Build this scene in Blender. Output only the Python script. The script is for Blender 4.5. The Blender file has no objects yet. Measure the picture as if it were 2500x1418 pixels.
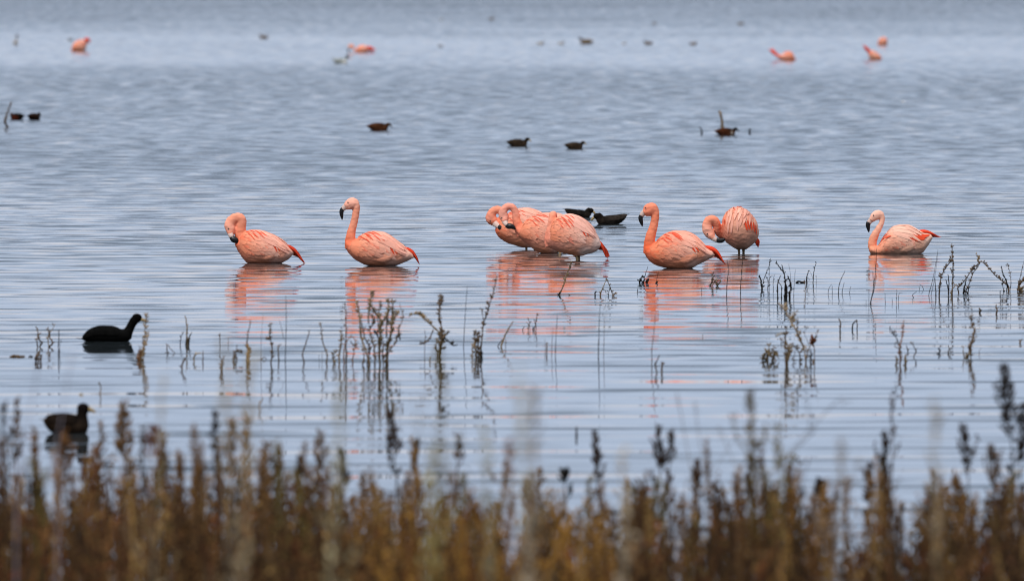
import bpy, math, random
import numpy as np
from mathutils import Vector, noise as mnoise

random.seed(7)
rng = np.random.default_rng(7)
scene = bpy.context.scene
col = scene.collection

# ------------------------------------------------------------------ camera
PW, PH = 2500.0, 1418.0            # size of the photograph, the unit in which places are measured
CAM_H = 2.75                       # metres above the water
LENS = 500.0
F = LENS / 36.0 * PW               # focal length in photograph pixels
HORIZON = -160.0                   # row of the horizon, above the frame
TILT = math.atan((PH / 2 - HORIZON) / F)

cam_data = bpy.data.cameras.new('camera')
cam = bpy.data.objects.new('camera', cam_data)
col.objects.link(cam)
cam.location = (0, 0, CAM_H)
cam.rotation_euler = (math.pi / 2 - TILT, 0, 0)
cam_data.lens = LENS
cam_data.sensor_width = 36.0
cam_data.sensor_fit = 'HORIZONTAL'
cam_data.clip_start = 0.5
cam_data.clip_end = 20000
cam_data.dof.use_dof = True
cam_data.dof.focus_distance = 119.0
cam_data.dof.aperture_fstop = 7.1
scene.camera = cam

# ------------------------------------------------------------------ sky, sun, exposure
SUN_EL, SUN_AZ = math.radians(52), math.radians(205)    # azimuth clockwise from +y
world = bpy.data.worlds.new('World')
scene.world = world
world.use_nodes = True
wt = world.node_tree
wt.nodes.clear()
wn = wt.nodes.new
sky = wn('ShaderNodeTexSky')
sky.sky_type = 'NISHITA'
sky.sun_disc = False
sky.sun_elevation = SUN_EL
sky.sun_rotation = SUN_AZ
sky.air_density = 1.0
sky.dust_density = 1.0
sky.ozone_density = 2.0
wtc = wn('ShaderNodeTexCoord')
wsep = wn('ShaderNodeSeparateXYZ')
wt.links.new(wtc.outputs['Generated'], wsep.inputs[0])
wmax = wn('ShaderNodeMath'); wmax.operation = 'MAXIMUM'; wmax.inputs[1].default_value = 0.0
wt.links.new(wsep.outputs['Z'], wmax.inputs[0])
wpow = wn('ShaderNodeMath'); wpow.operation = 'POWER'; wpow.inputs[1].default_value = 0.5
wt.links.new(wmax.outputs[0], wpow.inputs[0])
wramp = wn('ShaderNodeValToRGB')                        # overcast: pale rim at the horizon, blue grey above, bright overhead
cr = wramp.color_ramp
SKY = [(0.0, (0.51, 0.485, 0.515)), (0.11, (0.475, 0.485, 0.54)), (0.17, (0.366, 0.442, 0.588)), (0.23, (0.330, 0.400, 0.532)),
       (0.31, (0.198, 0.243, 0.325)), (0.5, (0.20, 0.235, 0.30)), (1.0, (0.90, 0.91, 0.94))]
cr.elements[0].position, cr.elements[0].color = SKY[0][0], (*SKY[0][1], 1)
cr.elements[1].position, cr.elements[1].color = SKY[-1][0], (*SKY[-1][1], 1)
for p, c in SKY[1:-1]:
    e = cr.elements.new(p); e.color = (*c, 1)
wt.links.new(wpow.outputs[0], wramp.inputs[0])
wmap = wn('ShaderNodeMapping'); wmap.inputs['Scale'].default_value = (3, 3, 14)
wt.links.new(wtc.outputs['Generated'], wmap.inputs[0])
wnoise = wn('ShaderNodeTexNoise'); wnoise.inputs['Scale'].default_value = 1.6
wnoise.inputs['Detail'].default_value = 5
wt.links.new(wmap.outputs[0], wnoise.inputs['Vector'])
wmr = wn('ShaderNodeMapRange'); wmr.inputs['From Min'].default_value = 0.25; wmr.inputs['From Max'].default_value = 0.75
wmr.inputs['To Min'].default_value = 9.0; wmr.inputs['To Max'].default_value = 12.0
wt.links.new(wnoise.outputs['Fac'], wmr.inputs['Value'])
wscale = wn('ShaderNodeVectorMath'); wscale.operation = 'SCALE'
wt.links.new(wramp.outputs['Color'], wscale.inputs[0])
wt.links.new(wmr.outputs[0], wscale.inputs['Scale'])
wmix = wn('ShaderNodeMix'); wmix.data_type = 'RGBA'
wmix.inputs['Factor'].default_value = 0.93              # cloud cover over the clear sky
wt.links.new(sky.outputs['Color'], wmix.inputs['A'])
wt.links.new(wscale.outputs[0], wmix.inputs['B'])
wbg = wn('ShaderNodeBackground'); wbg.inputs['Strength'].default_value = 0.1
wt.links.new(wmix.outputs['Result'], wbg.inputs['Color'])
wout = wn('ShaderNodeOutputWorld')
wt.links.new(wbg.outputs[0], wout.inputs['Surface'])

sun_data = bpy.data.lights.new('sun', 'SUN')
sun_data.energy = 2.0
sun_data.angle = math.radians(28)
sun_data.color = (1.0, 0.96, 0.9)
sun = bpy.data.objects.new('sun', sun_data)
col.objects.link(sun)
sd = Vector((math.sin(SUN_AZ) * math.cos(SUN_EL), math.cos(SUN_AZ) * math.cos(SUN_EL), math.sin(SUN_EL)))
sun.rotation_euler = sd.to_track_quat('Z', 'Y').to_euler()

vs = scene.view_settings
vs.view_transform = 'Standard'
vs.look = 'None'
vs.exposure = 0.32
vs.gamma = 1.0
vs.use_curve_mapping = False
scene.cycles.max_bounces = 8
scene.cycles.use_denoising = True
scene.cycles.denoiser = 'OPENIMAGEDENOISE'
scene.cycles.denoising_prefilter = 'ACCURATE'
scene.cycles.filter_width = 1.1

# ------------------------------------------------------------------ helpers
def tag(o, label=None, cat=None, group=None, kind=None):
    if label: o['label'] = label
    if cat: o['category'] = cat
    if group: o['group'] = group
    if kind: o['kind'] = kind
    return o

def empty(name, loc):
    o = bpy.data.objects.new(name, None)
    o.empty_display_size = 0.1
    o.location = loc
    col.objects.link(o)
    return o

def mesh_obj(name, verts, faces, mat, parent=None, colors=None, smooth=True, loc=None):
    me = bpy.data.meshes.new(name)
    me.from_pydata([tuple(map(float, v)) for v in verts], [], faces)
    if colors is not None:
        ca = me.color_attributes.new('Col', 'FLOAT_COLOR', 'POINT')
        a = np.ones((len(verts), 4), dtype=np.float32)
        a[:, :3] = np.asarray(colors)
        ca.data.foreach_set('color', a.ravel())
    if smooth:
        me.polygons.foreach_set('use_smooth', [True] * len(me.polygons))
    me.materials.append(mat)
    me.update()
    o = bpy.data.objects.new(name, me)
    col.objects.link(o)
    if parent is not None: o.parent = parent
    if loc is not None: o.location = loc
    return o

def lin(h):
    r, g, b = (int(h[i:i + 2], 16) / 255 for i in (0, 2, 4))
    return np.array([c / 12.92 if c <= 0.04045 else ((c + 0.055) / 1.055) ** 2.4 for c in (r, g, b)])

def ray(px, py):
    a, b = (px - PW / 2) / F, -(py - PH / 2) / F
    c, s = math.cos(TILT), math.sin(TILT)
    return np.array([a, c + b * s, -s + b * c])

def on_water(px, py, z=0.0):
    d = ray(px, py)
    return np.array([0, 0, CAM_H]) + d * ((z - CAM_H) / d[2])

def at_depth(px, py, D):
    d = ray(px, py)
    return np.array([0, 0, CAM_H]) + d * (D / d[1])

def catmull(P, n):
    """smooth curve of n points through the rows of P (extra columns such as radii go along)"""
    P = np.asarray(P, float)
    if len(P) < 3:
        t = np.linspace(0, 1, n)[:, None]
        return P[0] * (1 - t) + P[-1] * t
    d = np.r_[0, np.cumsum(np.maximum(1e-9, np.linalg.norm(np.diff(P[:, :3], axis=0), axis=1)))]
    m = np.gradient(P, d, axis=0)
    s = np.linspace(0, d[-1], n)
    i = np.clip(np.searchsorted(d, s) - 1, 0, len(P) - 2)
    h = (d[i + 1] - d[i])[:, None]
    t = ((s - d[i])[:, None]) / h
    return ((2 * t**3 - 3 * t**2 + 1) * P[i] + (t**3 - 2 * t**2 + t) * h * m[i]
            + (-2 * t**3 + 3 * t**2) * P[i + 1] + (t**3 - t**2) * h * m[i + 1])

def pchip(x, y, xq):
    """monotone cubic through (x, y)"""
    x, y = np.asarray(x, float), np.asarray(y, float)
    h = np.diff(x); dl = np.diff(y) / h
    m = np.zeros(len(x))
    for k in range(1, len(x) - 1):
        if dl[k - 1] * dl[k] > 0:
            w1, w2 = 2 * h[k] + h[k - 1], h[k] + 2 * h[k - 1]
            m[k] = (w1 + w2) / (w1 / dl[k - 1] + w2 / dl[k])
    m[0], m[-1] = dl[0], dl[-1]
    i = np.clip(np.searchsorted(x, xq) - 1, 0, len(x) - 2)
    t = (xq - x[i]) / h[i]
    return ((2 * t**3 - 3 * t**2 + 1) * y[i] + (t**3 - 2 * t**2 + t) * h[i] * m[i]
            + (-2 * t**3 + 3 * t**2) * y[i + 1] + (t**3 - t**2) * h[i] * m[i + 1])

class Geo:
    """collects verts, faces and colours"""
    def __init__(self):
        self.v, self.f, self.c = [], [], []
    def add(self, verts, faces, color=None):
        n = len(self.v)
        self.v.extend(verts)
        self.f.extend([tuple(i + n for i in f) for f in faces])
        if color is not None:
            color = np.asarray(color, float)
            if color.ndim == 1: color = np.repeat(color[None], len(verts), 0)
            self.c.extend(color)
    def tube(self, P, R, sides=8, color=None, flat=1.0):
        """closed tube along points P with radii R"""
        P = np.asarray(P, float); R = np.asarray(R, float)
        T = np.gradient(P, axis=0)
        T /= np.maximum(1e-9, np.linalg.norm(T, axis=1))[:, None]
        ref = np.array([0.0, 1.0, 0.0])
        if abs(T[len(T) // 2][1]) > 0.85: ref = np.array([1.0, 0.0, 0.0])
        V = []
        a = np.linspace(0, 2 * math.pi, sides, endpoint=False)
        for p, t, r in zip(P, T, R):
            n = np.cross(t, ref); n /= max(1e-9, np.linalg.norm(n))
            b = np.cross(t, n)
            V.extend(p + r * (np.cos(k) * n + flat * np.sin(k) * b) for k in a)
        fs = []
        for i in range(len(P) - 1):
            for k in range(sides):
                k2 = (k + 1) % sides
                fs.append((i * sides + k, i * sides + k2, (i + 1) * sides + k2, (i + 1) * sides + k))
        fs.append(tuple(range(sides - 1, -1, -1)))
        fs.append(tuple((len(P) - 1) * sides + k for k in range(sides)))
        if color is not None:
            color = np.asarray(color, float)
            if color.ndim == 2: color = np.repeat(color, sides, 0)
        self.add(V, fs, color)
    def ellipsoid(self, c, rad, rot=0.0, n=10, m=14, color=None):
        """rad along local x, y, z; rot turns it about y (positive lifts +x)"""
        V, fs = [], []
        cr_, sr = math.cos(rot), math.sin(rot)
        for i in range(n + 1):
            ph = math.pi * i / n
            for k in range(m):
                th = 2 * math.pi * k / m
                x, y, z = rad[0] * math.cos(ph), rad[1] * math.sin(ph) * math.cos(th), rad[2] * math.sin(ph) * math.sin(th)
                V.append(np.array([c[0] + x * cr_ - z * sr, c[1] + y, c[2] + x * sr + z * cr_]))
        for i in range(n):
            for k in range(m):
                k2 = (k + 1) % m
                fs.append((i * m + k, i * m + k2, (i + 1) * m + k2, (i + 1) * m + k))
        self.add(V, fs, color)
    def obj(self, name, mat, parent=None, smooth=True, loc=None):
        return mesh_obj(name, self.v, self.f, mat, parent, self.c if self.c else None, smooth, loc)

def nodes_of(m):
    m.use_nodes = True
    nt = m.node_tree
    return nt, nt.nodes['Principled BSDF']

# ------------------------------------------------------------------ materials
def mat_feathered(name, rough=0.75, mottling=0.25, scale=38.0, bump=0.5):
    """colour comes with the mesh; small overlapping feathers add grain and relief"""
    m = bpy.data.materials.new(name)
    nt, b = nodes_of(m)
    at = nt.nodes.new('ShaderNodeAttribute'); at.attribute_name = 'Col'
    tc = nt.nodes.new('ShaderNodeTexCoord')
    mp = nt.nodes.new('ShaderNodeMapping'); mp.inputs['Scale'].default_value = (0.7, 1, 1.25)
    nt.links.new(tc.outputs['Object'], mp.inputs[0])
    vo = nt.nodes.new('ShaderNodeTexVoronoi'); vo.inputs['Scale'].default_value = scale
    nt.links.new(mp.outputs[0], vo.inputs['Vector'])
    no = nt.nodes.new('ShaderNodeTexNoise'); no.inputs['Scale'].default_value = scale * 0.5; no.inputs['Detail'].default_value = 6
    nt.links.new(mp.outputs[0], no.inputs['Vector'])
    mr = nt.nodes.new('ShaderNodeMapRange')
    mr.inputs['From Min'].default_value = 0.3; mr.inputs['From Max'].default_value = 0.7
    mr.inputs['To Min'].default_value = 1 - mottling; mr.inputs['To Max'].default_value = 1 + mottling * 0.6
    nt.links.new(no.outputs['Fac'], mr.inputs['Value'])
    mx = nt.nodes.new('ShaderNodeVectorMath'); mx.operation = 'SCALE'
    nt.links.new(at.outputs['Color'], mx.inputs[0]); nt.links.new(mr.outputs[0], mx.inputs['Scale'])
    nt.links.new(mx.outputs[0], b.inputs['Base Color'])
    bp = nt.nodes.new('ShaderNodeBump'); bp.inputs['Strength'].default_value = bump; bp.inputs['Distance'].default_value = 0.006
    nt.links.new(vo.outputs['Distance'], bp.inputs['Height'])
    nt.links.new(bp.outputs[0], b.inputs['Normal'])
    b.inputs['Roughness'].default_value = rough
    b.inputs['Specular IOR Level'].default_value = 0.2
    return m

def mat_simple(name, color, rough=0.6, spec=0.3, var=0.25, scale=60.0, attr=False):
    m = bpy.data.materials.new(name)
    nt, b = nodes_of(m)
    tc = nt.nodes.new('ShaderNodeTexCoord')
    no = nt.nodes.new('ShaderNodeTexNoise'); no.inputs['Scale'].default_value = scale; no.inputs['Detail'].default_value = 4
    nt.links.new(tc.outputs['Object'], no.inputs['Vector'])
    mr = nt.nodes.new('ShaderNodeMapRange')
    mr.inputs['From Min'].default_value = 0.3; mr.inputs['From Max'].default_value = 0.7
    mr.inputs['To Min'].default_value = 1 - var; mr.inputs['To Max'].default_value = 1 + var
    nt.links.new(no.outputs['Fac'], mr.inputs['Value'])
    mx = nt.nodes.new('ShaderNodeVectorMath'); mx.operation = 'SCALE'
    nt.links.new(mr.outputs[0], mx.inputs['Scale'])
    if attr:
        at = nt.nodes.new('ShaderNodeAttribute'); at.attribute_name = 'Col'
        nt.links.new(at.outputs['Color'], mx.inputs[0])
    else:
        mx.inputs[0].default_value = tuple(color)
    nt.links.new(mx.outputs[0], b.inputs['Base Color'])
    b.inputs['Roughness'].default_value = rough
    b.inputs['Specular IOR Level'].default_value = spec
    return m

M_PLUME = mat_feathered('flamingo_plumage', mottling=0.12, bump=0.18)
M_FEATHER = mat_feathered('flamingo_feather', mottling=0.10, scale=90, bump=0.08)
M_DUCK = mat_feathered('duck_plumage', rough=0.85, mottling=0.55, scale=70, bump=0.4)
M_DUCK.node_tree.nodes['Principled BSDF'].inputs['Specular IOR Level'].default_value = 0.04
M_BILL = mat_simple('pale_bill', (0.62, 0.45, 0.40), 0.45, 0.4, 0.15)
M_BLACK = mat_simple('black_bill', (0.008, 0.007, 0.008), 0.35, 0.4, 0.1)
M_EYE = mat_simple('eye', (0.02, 0.015, 0.01), 0.1, 0.6, 0.0)
M_LEG = mat_simple('leg_skin', (0.30, 0.21, 0.11), 0.5, 0.3, 0.3)
M_YELLOW = mat_simple('yellow_bill', (0.32, 0.22, 0.08), 0.4, 0.4, 0.15)
M_TWIG = mat_simple('weathered_twig', (0.05, 0.04, 0.03), 0.8, 0.2, 0.5, 120, attr=True)
M_DRY = mat_simple('dry_stalk', (0.16, 0.09, 0.04), 0.85, 0.15, 0.45, 70, attr=True)

# ------------------------------------------------------------------ water
def make_water():
    m = bpy.data.materials.new('lake_water')
    nt, b = nodes_of(m)
    N, L = nt.nodes.new, nt.links.new
    b.inputs['Base Color'].default_value = (0.030, 0.040, 0.046, 1)
    b.inputs['Roughness'].default_value = 0.03
    b.inputs['IOR'].default_value = 1.333
    geo = N('ShaderNodeNewGeometry')
    def math_(op, a, bb=None, clamp=False):
        n = N('ShaderNodeMath'); n.operation = op; n.use_clamp = clamp
        for i, x in enumerate((a, bb)):
            if x is None: continue
            if isinstance(x, (int, float)): n.inputs[i].default_value = x
            else: L(x, n.inputs[i])
        return n.outputs[0]
    def noise(sx, sy, detail=2.0, rough=0.5, off=(0, 0, 0), dist=0.0):
        mp = N('ShaderNodeMapping'); mp.inputs['Scale'].default_value = (sx, sy, 1); mp.inputs['Location'].default_value = off
        L(geo.outputs['Position'], mp.inputs[0])
        n = N('ShaderNodeTexNoise'); n.inputs['Scale'].default_value = 1.0
        n.inputs['Detail'].default_value = detail; n.inputs['Roughness'].default_value = rough; n.inputs['Distortion'].default_value = dist
        L(mp.outputs[0], n.inputs['Vector'])
        return n.outputs['Fac']
    def mrange(x, a, b_, c, d, smooth=True):
        n = N('ShaderNodeMapRange')
        n.interpolation_type = 'SMOOTHSTEP' if smooth else 'LINEAR'
        for k, v in (('From Min', a), ('From Max', b_), ('To Min', c), ('To Max', d)): n.inputs[k].default_value = v
        L(x, n.inputs['Value'])
        return n.outputs[0]
    sep = N('ShaderNodeSeparateXYZ'); L(geo.outputs['Position'], sep.inputs[0])
    Y = sep.outputs['Y']
    lane = noise(0.03, 0.02, 2, 0.5)                       # the edges of wind lanes wander
    Yw = math_('ADD', Y, math_('MULTIPLY', math_('SUBTRACT', lane, 0.5), 70.0))
    # wind over the lake: calm near the bank, ruffled further out, a smooth lane, then ruffled again
    ramp = N('ShaderNodeValToRGB')
    L(math_('DIVIDE', Yw, 700.0), ramp.inputs[0])
    el = ramp.color_ramp.elements
    el[0].position, el[0].color = 0.0, (*(WIND[0][1],) * 3, 1)
    el[1].position, el[1].color = 1.0, (*(WIND[-1][1],) * 3, 1)
    for y, v in WIND[1:-1]:
        e = el.new(y / 700.0); e.color = (v, v, v, 1)
    wind = ramp.outputs[0]
    # slopes (tangent of the tilt) towards the camera side, sy, and sideways, sx
    def band(d0, d1, d2, d3):
        return math_('MULTIPLY', mrange(Yw2, d0, d1, 0.0, 1.0), mrange(Yw2, d2, d3, 1.0, 0.0))
    Yw2 = math_('ADD', Y, math_('MULTIPLY', math_('SUBTRACT', lane, 0.5), 12.0))
    swell = math_('MULTIPLY', math_('SUBTRACT', noise(0.45, 1.3, 2, 0.5), 0.5), SLOPE_SWELL)
    ripple = math_('MULTIPLY', math_('SUBTRACT', noise(1.6, 2.2, 2, 0.55, (11, 3, 0)), 0.5), SLOPE_RIPPLE)
    sy = math_('ADD', swell, ripple)
    patch = mrange(noise(0.25, 0.12, 2, 0.5, (8, 1, 0)), 0.35, 0.65, 0.70, 1.15)
    for (fx, fy, lo, hi, amp, off, bd, dist) in CRESTS:
        c = mrange(noise(fx, fy, 2.5, 0.55, off, dist), lo, hi, 0.0, amp)
        c = math_('MULTIPLY', math_('MULTIPLY', c, band(*bd)), patch)
        sy = math_('ADD', sy, c)
    for (fx, fy, lo, hi, amp, off, bd, dist) in TROUGHS:
        c = mrange(noise(fx, fy, 2, 0.5, off, dist), lo, hi, 0.0, -amp)
        sy = math_('ADD', sy, math_('MULTIPLY', c, band(*bd)))
    gust = mrange(noise(2.3, 0.36, 4, 0.62, (2, 9, 0), 0.3), 0.30, 0.70, 0.60, 1.25)
    gust2 = mrange(noise(0.12, 0.03, 3, 0.55, (6, 2, 0)), 0.3, 0.7, 0.8, 1.2)
    chop = math_('MULTIPLY', math_('SUBTRACT', noise(2.6, 1.5, 3, 0.6, (1, 2, 3)), 0.36), SLOPE_CHOP)
    chop = math_('MULTIPLY', math_('MULTIPLY', math_('MULTIPLY', chop, wind), gust), gust2)
    sy = math_('ADD', sy, chop)
    sx = math_('MULTIPLY', math_('SUBTRACT', noise(0.9, 1.3, 3, 0.5, (17, 23, 0)), 0.5), SLOPE_SIDE)
    sx = math_('ADD', sx, math_('MULTIPLY', math_('MULTIPLY', math_('SUBTRACT', noise(1.4, 1.4, 2, 0.5, (3, 77, 0)), 0.5), 0.1), wind))
    comb = N('ShaderNodeCombineXYZ')
    L(sx, comb.inputs[0]); L(math_('MULTIPLY', sy, -1.0), comb.inputs[1]); comb.inputs[2].default_value = 1.0
    nrm = N('ShaderNodeVectorMath'); nrm.operation = 'NORMALIZE'; L(comb.outputs[0], nrm.inputs[0])
    L(nrm.outputs[0], b.inputs['Normal'])
    v = [(-4000, -60, 0), (4000, -60, 0), (4000, 12000, 0), (-4000, 12000, 0)]
    o = mesh_obj('water', v, [(0, 1, 2, 3)], m, smooth=False)
    tag(o, 'blue grey rippled shallow lake water', kind='structure')

WIND = [(0, 0.0), (100, 0.05), (125, 0.22), (150, 0.45), (200, 0.75), (262, 0.95), (308, 0.54), (365, 0.46), (445, 1.15), (700, 2.3)]
SLOPE_SWELL, SLOPE_RIPPLE = 0.014, 0.030
#          scale x, y   threshold    slope  offset        distances faded in and out   wander
CRESTS = [(0.45, 1.70, 0.55, 0.66, 0.054, (5, 40, 0), (40, 50, 92, 104), 0.25),
          (1.00, 2.60, 0.53, 0.62, 0.052, (15, 3, 0), (88, 100, 118, 136), 0.25),
          (1.30, 2.10, 0.53, 0.61, 0.074, (25, 13, 0), (117, 128, 160, 200), 0.2),
          (1.70, 1.10, 0.53, 0.66, 0.045, (35, 23, 0), (150, 190, 280, 300), 0.2)]
TROUGHS = [(0.35, 1.50, 0.56, 0.68, 0.022, (31, 7, 0), (40, 50, 98, 110), 0.2),
           (0.90, 2.60, 0.52, 0.64, 0.018, (41, 17, 0), (92, 102, 150, 170), 0.2)]
SLOPE_CHOP, SLOPE_SIDE = 0.22, 0.012
make_water()

# the muddy bank the camera stands on, running out under the shallows
def make_bank():
    V, fs = [], []
    xs, ys = np.linspace(-14, 14, 36), np.linspace(-30, 66, 56)
    for y in ys:
        for x in xs:
            z = np.interp(y, [-30, 0, 20, 40, 55, 66], [0.95, 0.9, 0.6, 0.28, 0.03, -0.12])
            V.append((x, y, z + 0.04 * math.sin(x * 1.7 + y * .6) * math.cos(y * .9)))
    n = len(xs)
    for j in range(len(ys) - 1):
        for i in range(n - 1):
            fs.append((j * n + i, j * n + i + 1, (j + 1) * n + i + 1, (j + 1) * n + i))
    m = mat_simple('wet_mud', (0.06, 0.042, 0.026), 0.8, 0.3, 0.5, 1.5)
    tag(mesh_obj('bank', V, fs, m), 'brown muddy lake bank under the dry vegetation', kind='structure')
make_bank()
# ------------------------------------------------------------------ birds
class Body:
    """trunk of a bird: top and bottom outline along x, an ellipse across"""
    def __init__(self, top, bot, wmax, front_left=True, yc=0.0, wpow=0.5):
        top, bot = np.array(sorted(top)), np.array(sorted(bot))
        self.top, self.bot = top, bot
        self.x0, self.x1 = max(top[0, 0], bot[0, 0]), min(top[-1, 0], bot[-1, 0])
        self.wmax, self.fl, self.yc, self.wpow = wmax, front_left, yc, wpow
    def P(self, u, th):
        u = np.clip(u, 0, 1)
        x = self.x0 + (self.x1 - self.x0) * (u if self.fl else 1 - u)
        zt = pchip(self.top[:, 0], self.top[:, 1], np.atleast_1d(x))
        zb = pchip(self.bot[:, 0], self.bot[:, 1], np.atleast_1d(x))
        c, h = (zt + zb) / 2, np.maximum((zt - zb) / 2, 0.002)
        q = np.clip(u, 0, 1) ** 0.85
        w = self.wmax * np.maximum(4 * q * (1 - q), 1e-4) ** self.wpow
        w = np.minimum(w, np.maximum(h * 2.2, 0.002))
        return np.stack([x + 0 * th, self.yc - w * np.sin(th), c + h * np.cos(th)], -1).reshape(-1, 3)
    def p(self, u, th):
        return self.P(np.array([u]), np.array([th]))[0]
    def frame(self, u, th):
        e = 0.01
        ua, ub = max(0, u - e), min(1, u + e)
        du = (self.p(ub, th) - self.p(ua, th)) / (ub - ua)
        dt = (self.p(u, th + e) - self.p(u, th - e)) / (2 * e)
        n = np.cross(du, dt); n /= max(1e-9, np.linalg.norm(n))
        ctr = self.p(u, 0) * 0.5 + self.p(u, math.pi) * 0.5
        if np.dot(n, self.p(u, th) - ctr) < 0: n = -n
        return du, dt, n
    def mesh(self, g, N=40, M=28):
        a = np.linspace(0, 2 * math.pi, M, endpoint=False)
        us = (1 - np.cos(np.linspace(0.02, math.pi - 0.02, N))) / 2
        V = []
        for u in us: V.extend(self.P(np.full(M, u), a))
        fs = []
        for i in range(N - 1):
            for k in range(M):
                k2 = (k + 1) % M
                fs.append((i * M + k, i * M + k2, (i + 1) * M + k2, (i + 1) * M + k))
        fs.append(tuple(range(M - 1, -1, -1))); fs.append(tuple((N - 1) * M + k for k in range(M)))
        g.add(V, fs)

def fuse(g, name, mat, parent, voxel, smooth, anchors, ruffle=0.0):
    """join overlapping closed shapes into one skin and colour it from anchor points (point, reach, colour)"""
    tmp = mesh_obj('tmp', g.v, g.f, mat)
    md = tmp.modifiers.new('r', 'REMESH'); md.mode = 'VOXEL'; md.voxel_size = voxel; md.use_smooth_shade = True
    sm = tmp.modifiers.new('s', 'SMOOTH'); sm.factor = 0.5; sm.iterations = smooth
    dg = bpy.context.evaluated_depsgraph_get()
    me = bpy.data.meshes.new_from_object(tmp.evaluated_get(dg))
    old = tmp.data
    bpy.data.objects.remove(tmp); bpy.data.meshes.remove(old)
    me.name = name
    n = len(me.vertices)
    co = np.zeros(n * 3, dtype=np.float32); me.vertices.foreach_get('co', co); co = co.reshape(-1, 3)
    if ruffle:
        no = np.zeros(n * 3, dtype=np.float32); me.vertices.foreach_get('normal', no); no = no.reshape(-1, 3)
        dn = np.array([mnoise.noise(Vector((float(c[0]) * 26, float(c[1]) * 34, float(c[2]) * 44))) + .5 * mnoise.noise(Vector((float(c[0]) * 60, float(c[1]) * 80, float(c[2]) * 90))) for c in co])
        co = co + no * (dn * ruffle)[:, None].astype(np.float32)
        me.vertices.foreach_set('co', co.ravel())
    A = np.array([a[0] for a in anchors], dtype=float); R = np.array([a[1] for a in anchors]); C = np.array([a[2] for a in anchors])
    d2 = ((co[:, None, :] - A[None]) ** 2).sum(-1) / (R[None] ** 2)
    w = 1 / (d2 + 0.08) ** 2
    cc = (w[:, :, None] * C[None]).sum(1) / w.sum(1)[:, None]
    for k in [k for k in me.color_attributes.keys()]: me.color_attributes.remove(me.color_attributes[k])
    ca = me.color_attributes.new('Col', 'FLOAT_COLOR', 'POINT')
    arr = np.ones((n, 4), dtype=np.float32); arr[:, :3] = cc
    ca.data.foreach_set('color', arr.ravel())
    me.materials.clear(); me.materials.append(mat)
    me.polygons.foreach_set('use_smooth', [True] * len(me.polygons))
    o = bpy.data.objects.new(name, me); col.objects.link(o); o.parent = parent
    return o

def feather_on(g, body, u, th, length, width, ang, c0, c1, lift=(0.003, 0.008), n=7, pointed=0.5):
    """one feather lying on the trunk: starts at (u, th), runs back along it turned by ang towards the belly"""
    side = 1 if th >= 0 else -1
    pts, nrm, dirs = [], [], []
    ds = length / (n - 1)
    cu, ct = u, th
    free = None
    for k in range(n):
        if free is None:
            du, dt, nn = body.frame(cu, ct)
            lu, lt = np.linalg.norm(du), np.linalg.norm(dt)
            d = math.cos(ang) * du / lu + math.sin(ang) * side * dt / lt
            d /= np.linalg.norm(d)
            p = body.p(cu, ct)
            pts.append(p); nrm.append(nn); dirs.append(d)
            cu += math.cos(ang) * ds / lu
            ct += side * math.sin(ang) * ds / max(lt, 0.02)
            if cu > 0.97: free = (p, d, nn)
        else:
            p, d, nn = free
            p = p + d * ds + np.array([0, 0, -0.15 * ds])
            free = (p, d, nn)
            pts.append(p); nrm.append(nn); dirs.append(d)
    V, C = [], []
    for k in range(n):
        t = k / (n - 1)
        w = width * min(1.0, 0.45 + 2.2 * t) * max(0.03, (1 - t ** 4)) ** pointed
        s = np.cross(nrm[k], dirs[k])
        p = pts[k] + nrm[k] * (lift[0] + (lift[1] - lift[0]) * t)
        V += [p - s * w - nrm[k] * 0.10 * w, p + nrm[k] * 0.06 * w, p + s * w - nrm[k] * 0.10 * w]
        cc = c0 * (1 - t) + c1 * t
        C += [cc, cc * 0.97, cc]
    fs = []
    for k in range(n - 1):
        for j in range(2):
            fs.append((k * 3 + j, k * 3 + j + 1, (k + 1) * 3 + j + 1, (k + 1) * 3 + j))
    g.add(V, fs, np.array(C))

def plume(g, P, width, c0, c1, face=(0, -1, 0), pointed=0.6, n=10):
    """a free feather along the path P"""
    C_ = catmull(P, n)
    T = np.gradient(C_, axis=0); T /= np.linalg.norm(T, axis=1)[:, None]
    fn = np.array(face, float)
    V, C = [], []
    for k in range(n):
        t = k / (n - 1)
        s = np.cross(fn, T[k]); s /= max(1e-6, np.linalg.norm(s))
        nn = np.cross(T[k], s)
        w = width * min(1, 0.6 + 1.5 * t) * max(0.03, 1 - t ** 3) ** pointed
        V += [C_[k] - s * w, C_[k] + nn * 0.25 * w, C_[k] + s * w, C_[k] - nn * 0.25 * w]
        C += [c0 * (1 - t) + c1 * t] * 4
    fs = []
    for k in range(n - 1):
        for j in range(4):
            fs.append((k * 4 + j, k * 4 + (j + 1) % 4, (k + 1) * 4 + (j + 1) % 4, (k + 1) * 4 + j))
    fs += [(3, 2, 1, 0), tuple((n - 1) * 4 + j for j in range(4))]
    g.add(V, fs, np.array(C))

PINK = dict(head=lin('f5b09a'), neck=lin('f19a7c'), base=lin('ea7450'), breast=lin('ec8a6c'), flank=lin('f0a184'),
            back=lin('f4a68e'), rump=lin('efb8a4'), belly=lin('e08c68'), covert=lin('f0906e'), pale=lin('f8b4a0'),  # belly colour warmed and brightened to stand in for light bounced underneath
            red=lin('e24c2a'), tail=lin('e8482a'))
def palette(**k):
    d = dict(PINK)
    for a, h in k.items(): d[a] = lin(h)
    return d

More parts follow.
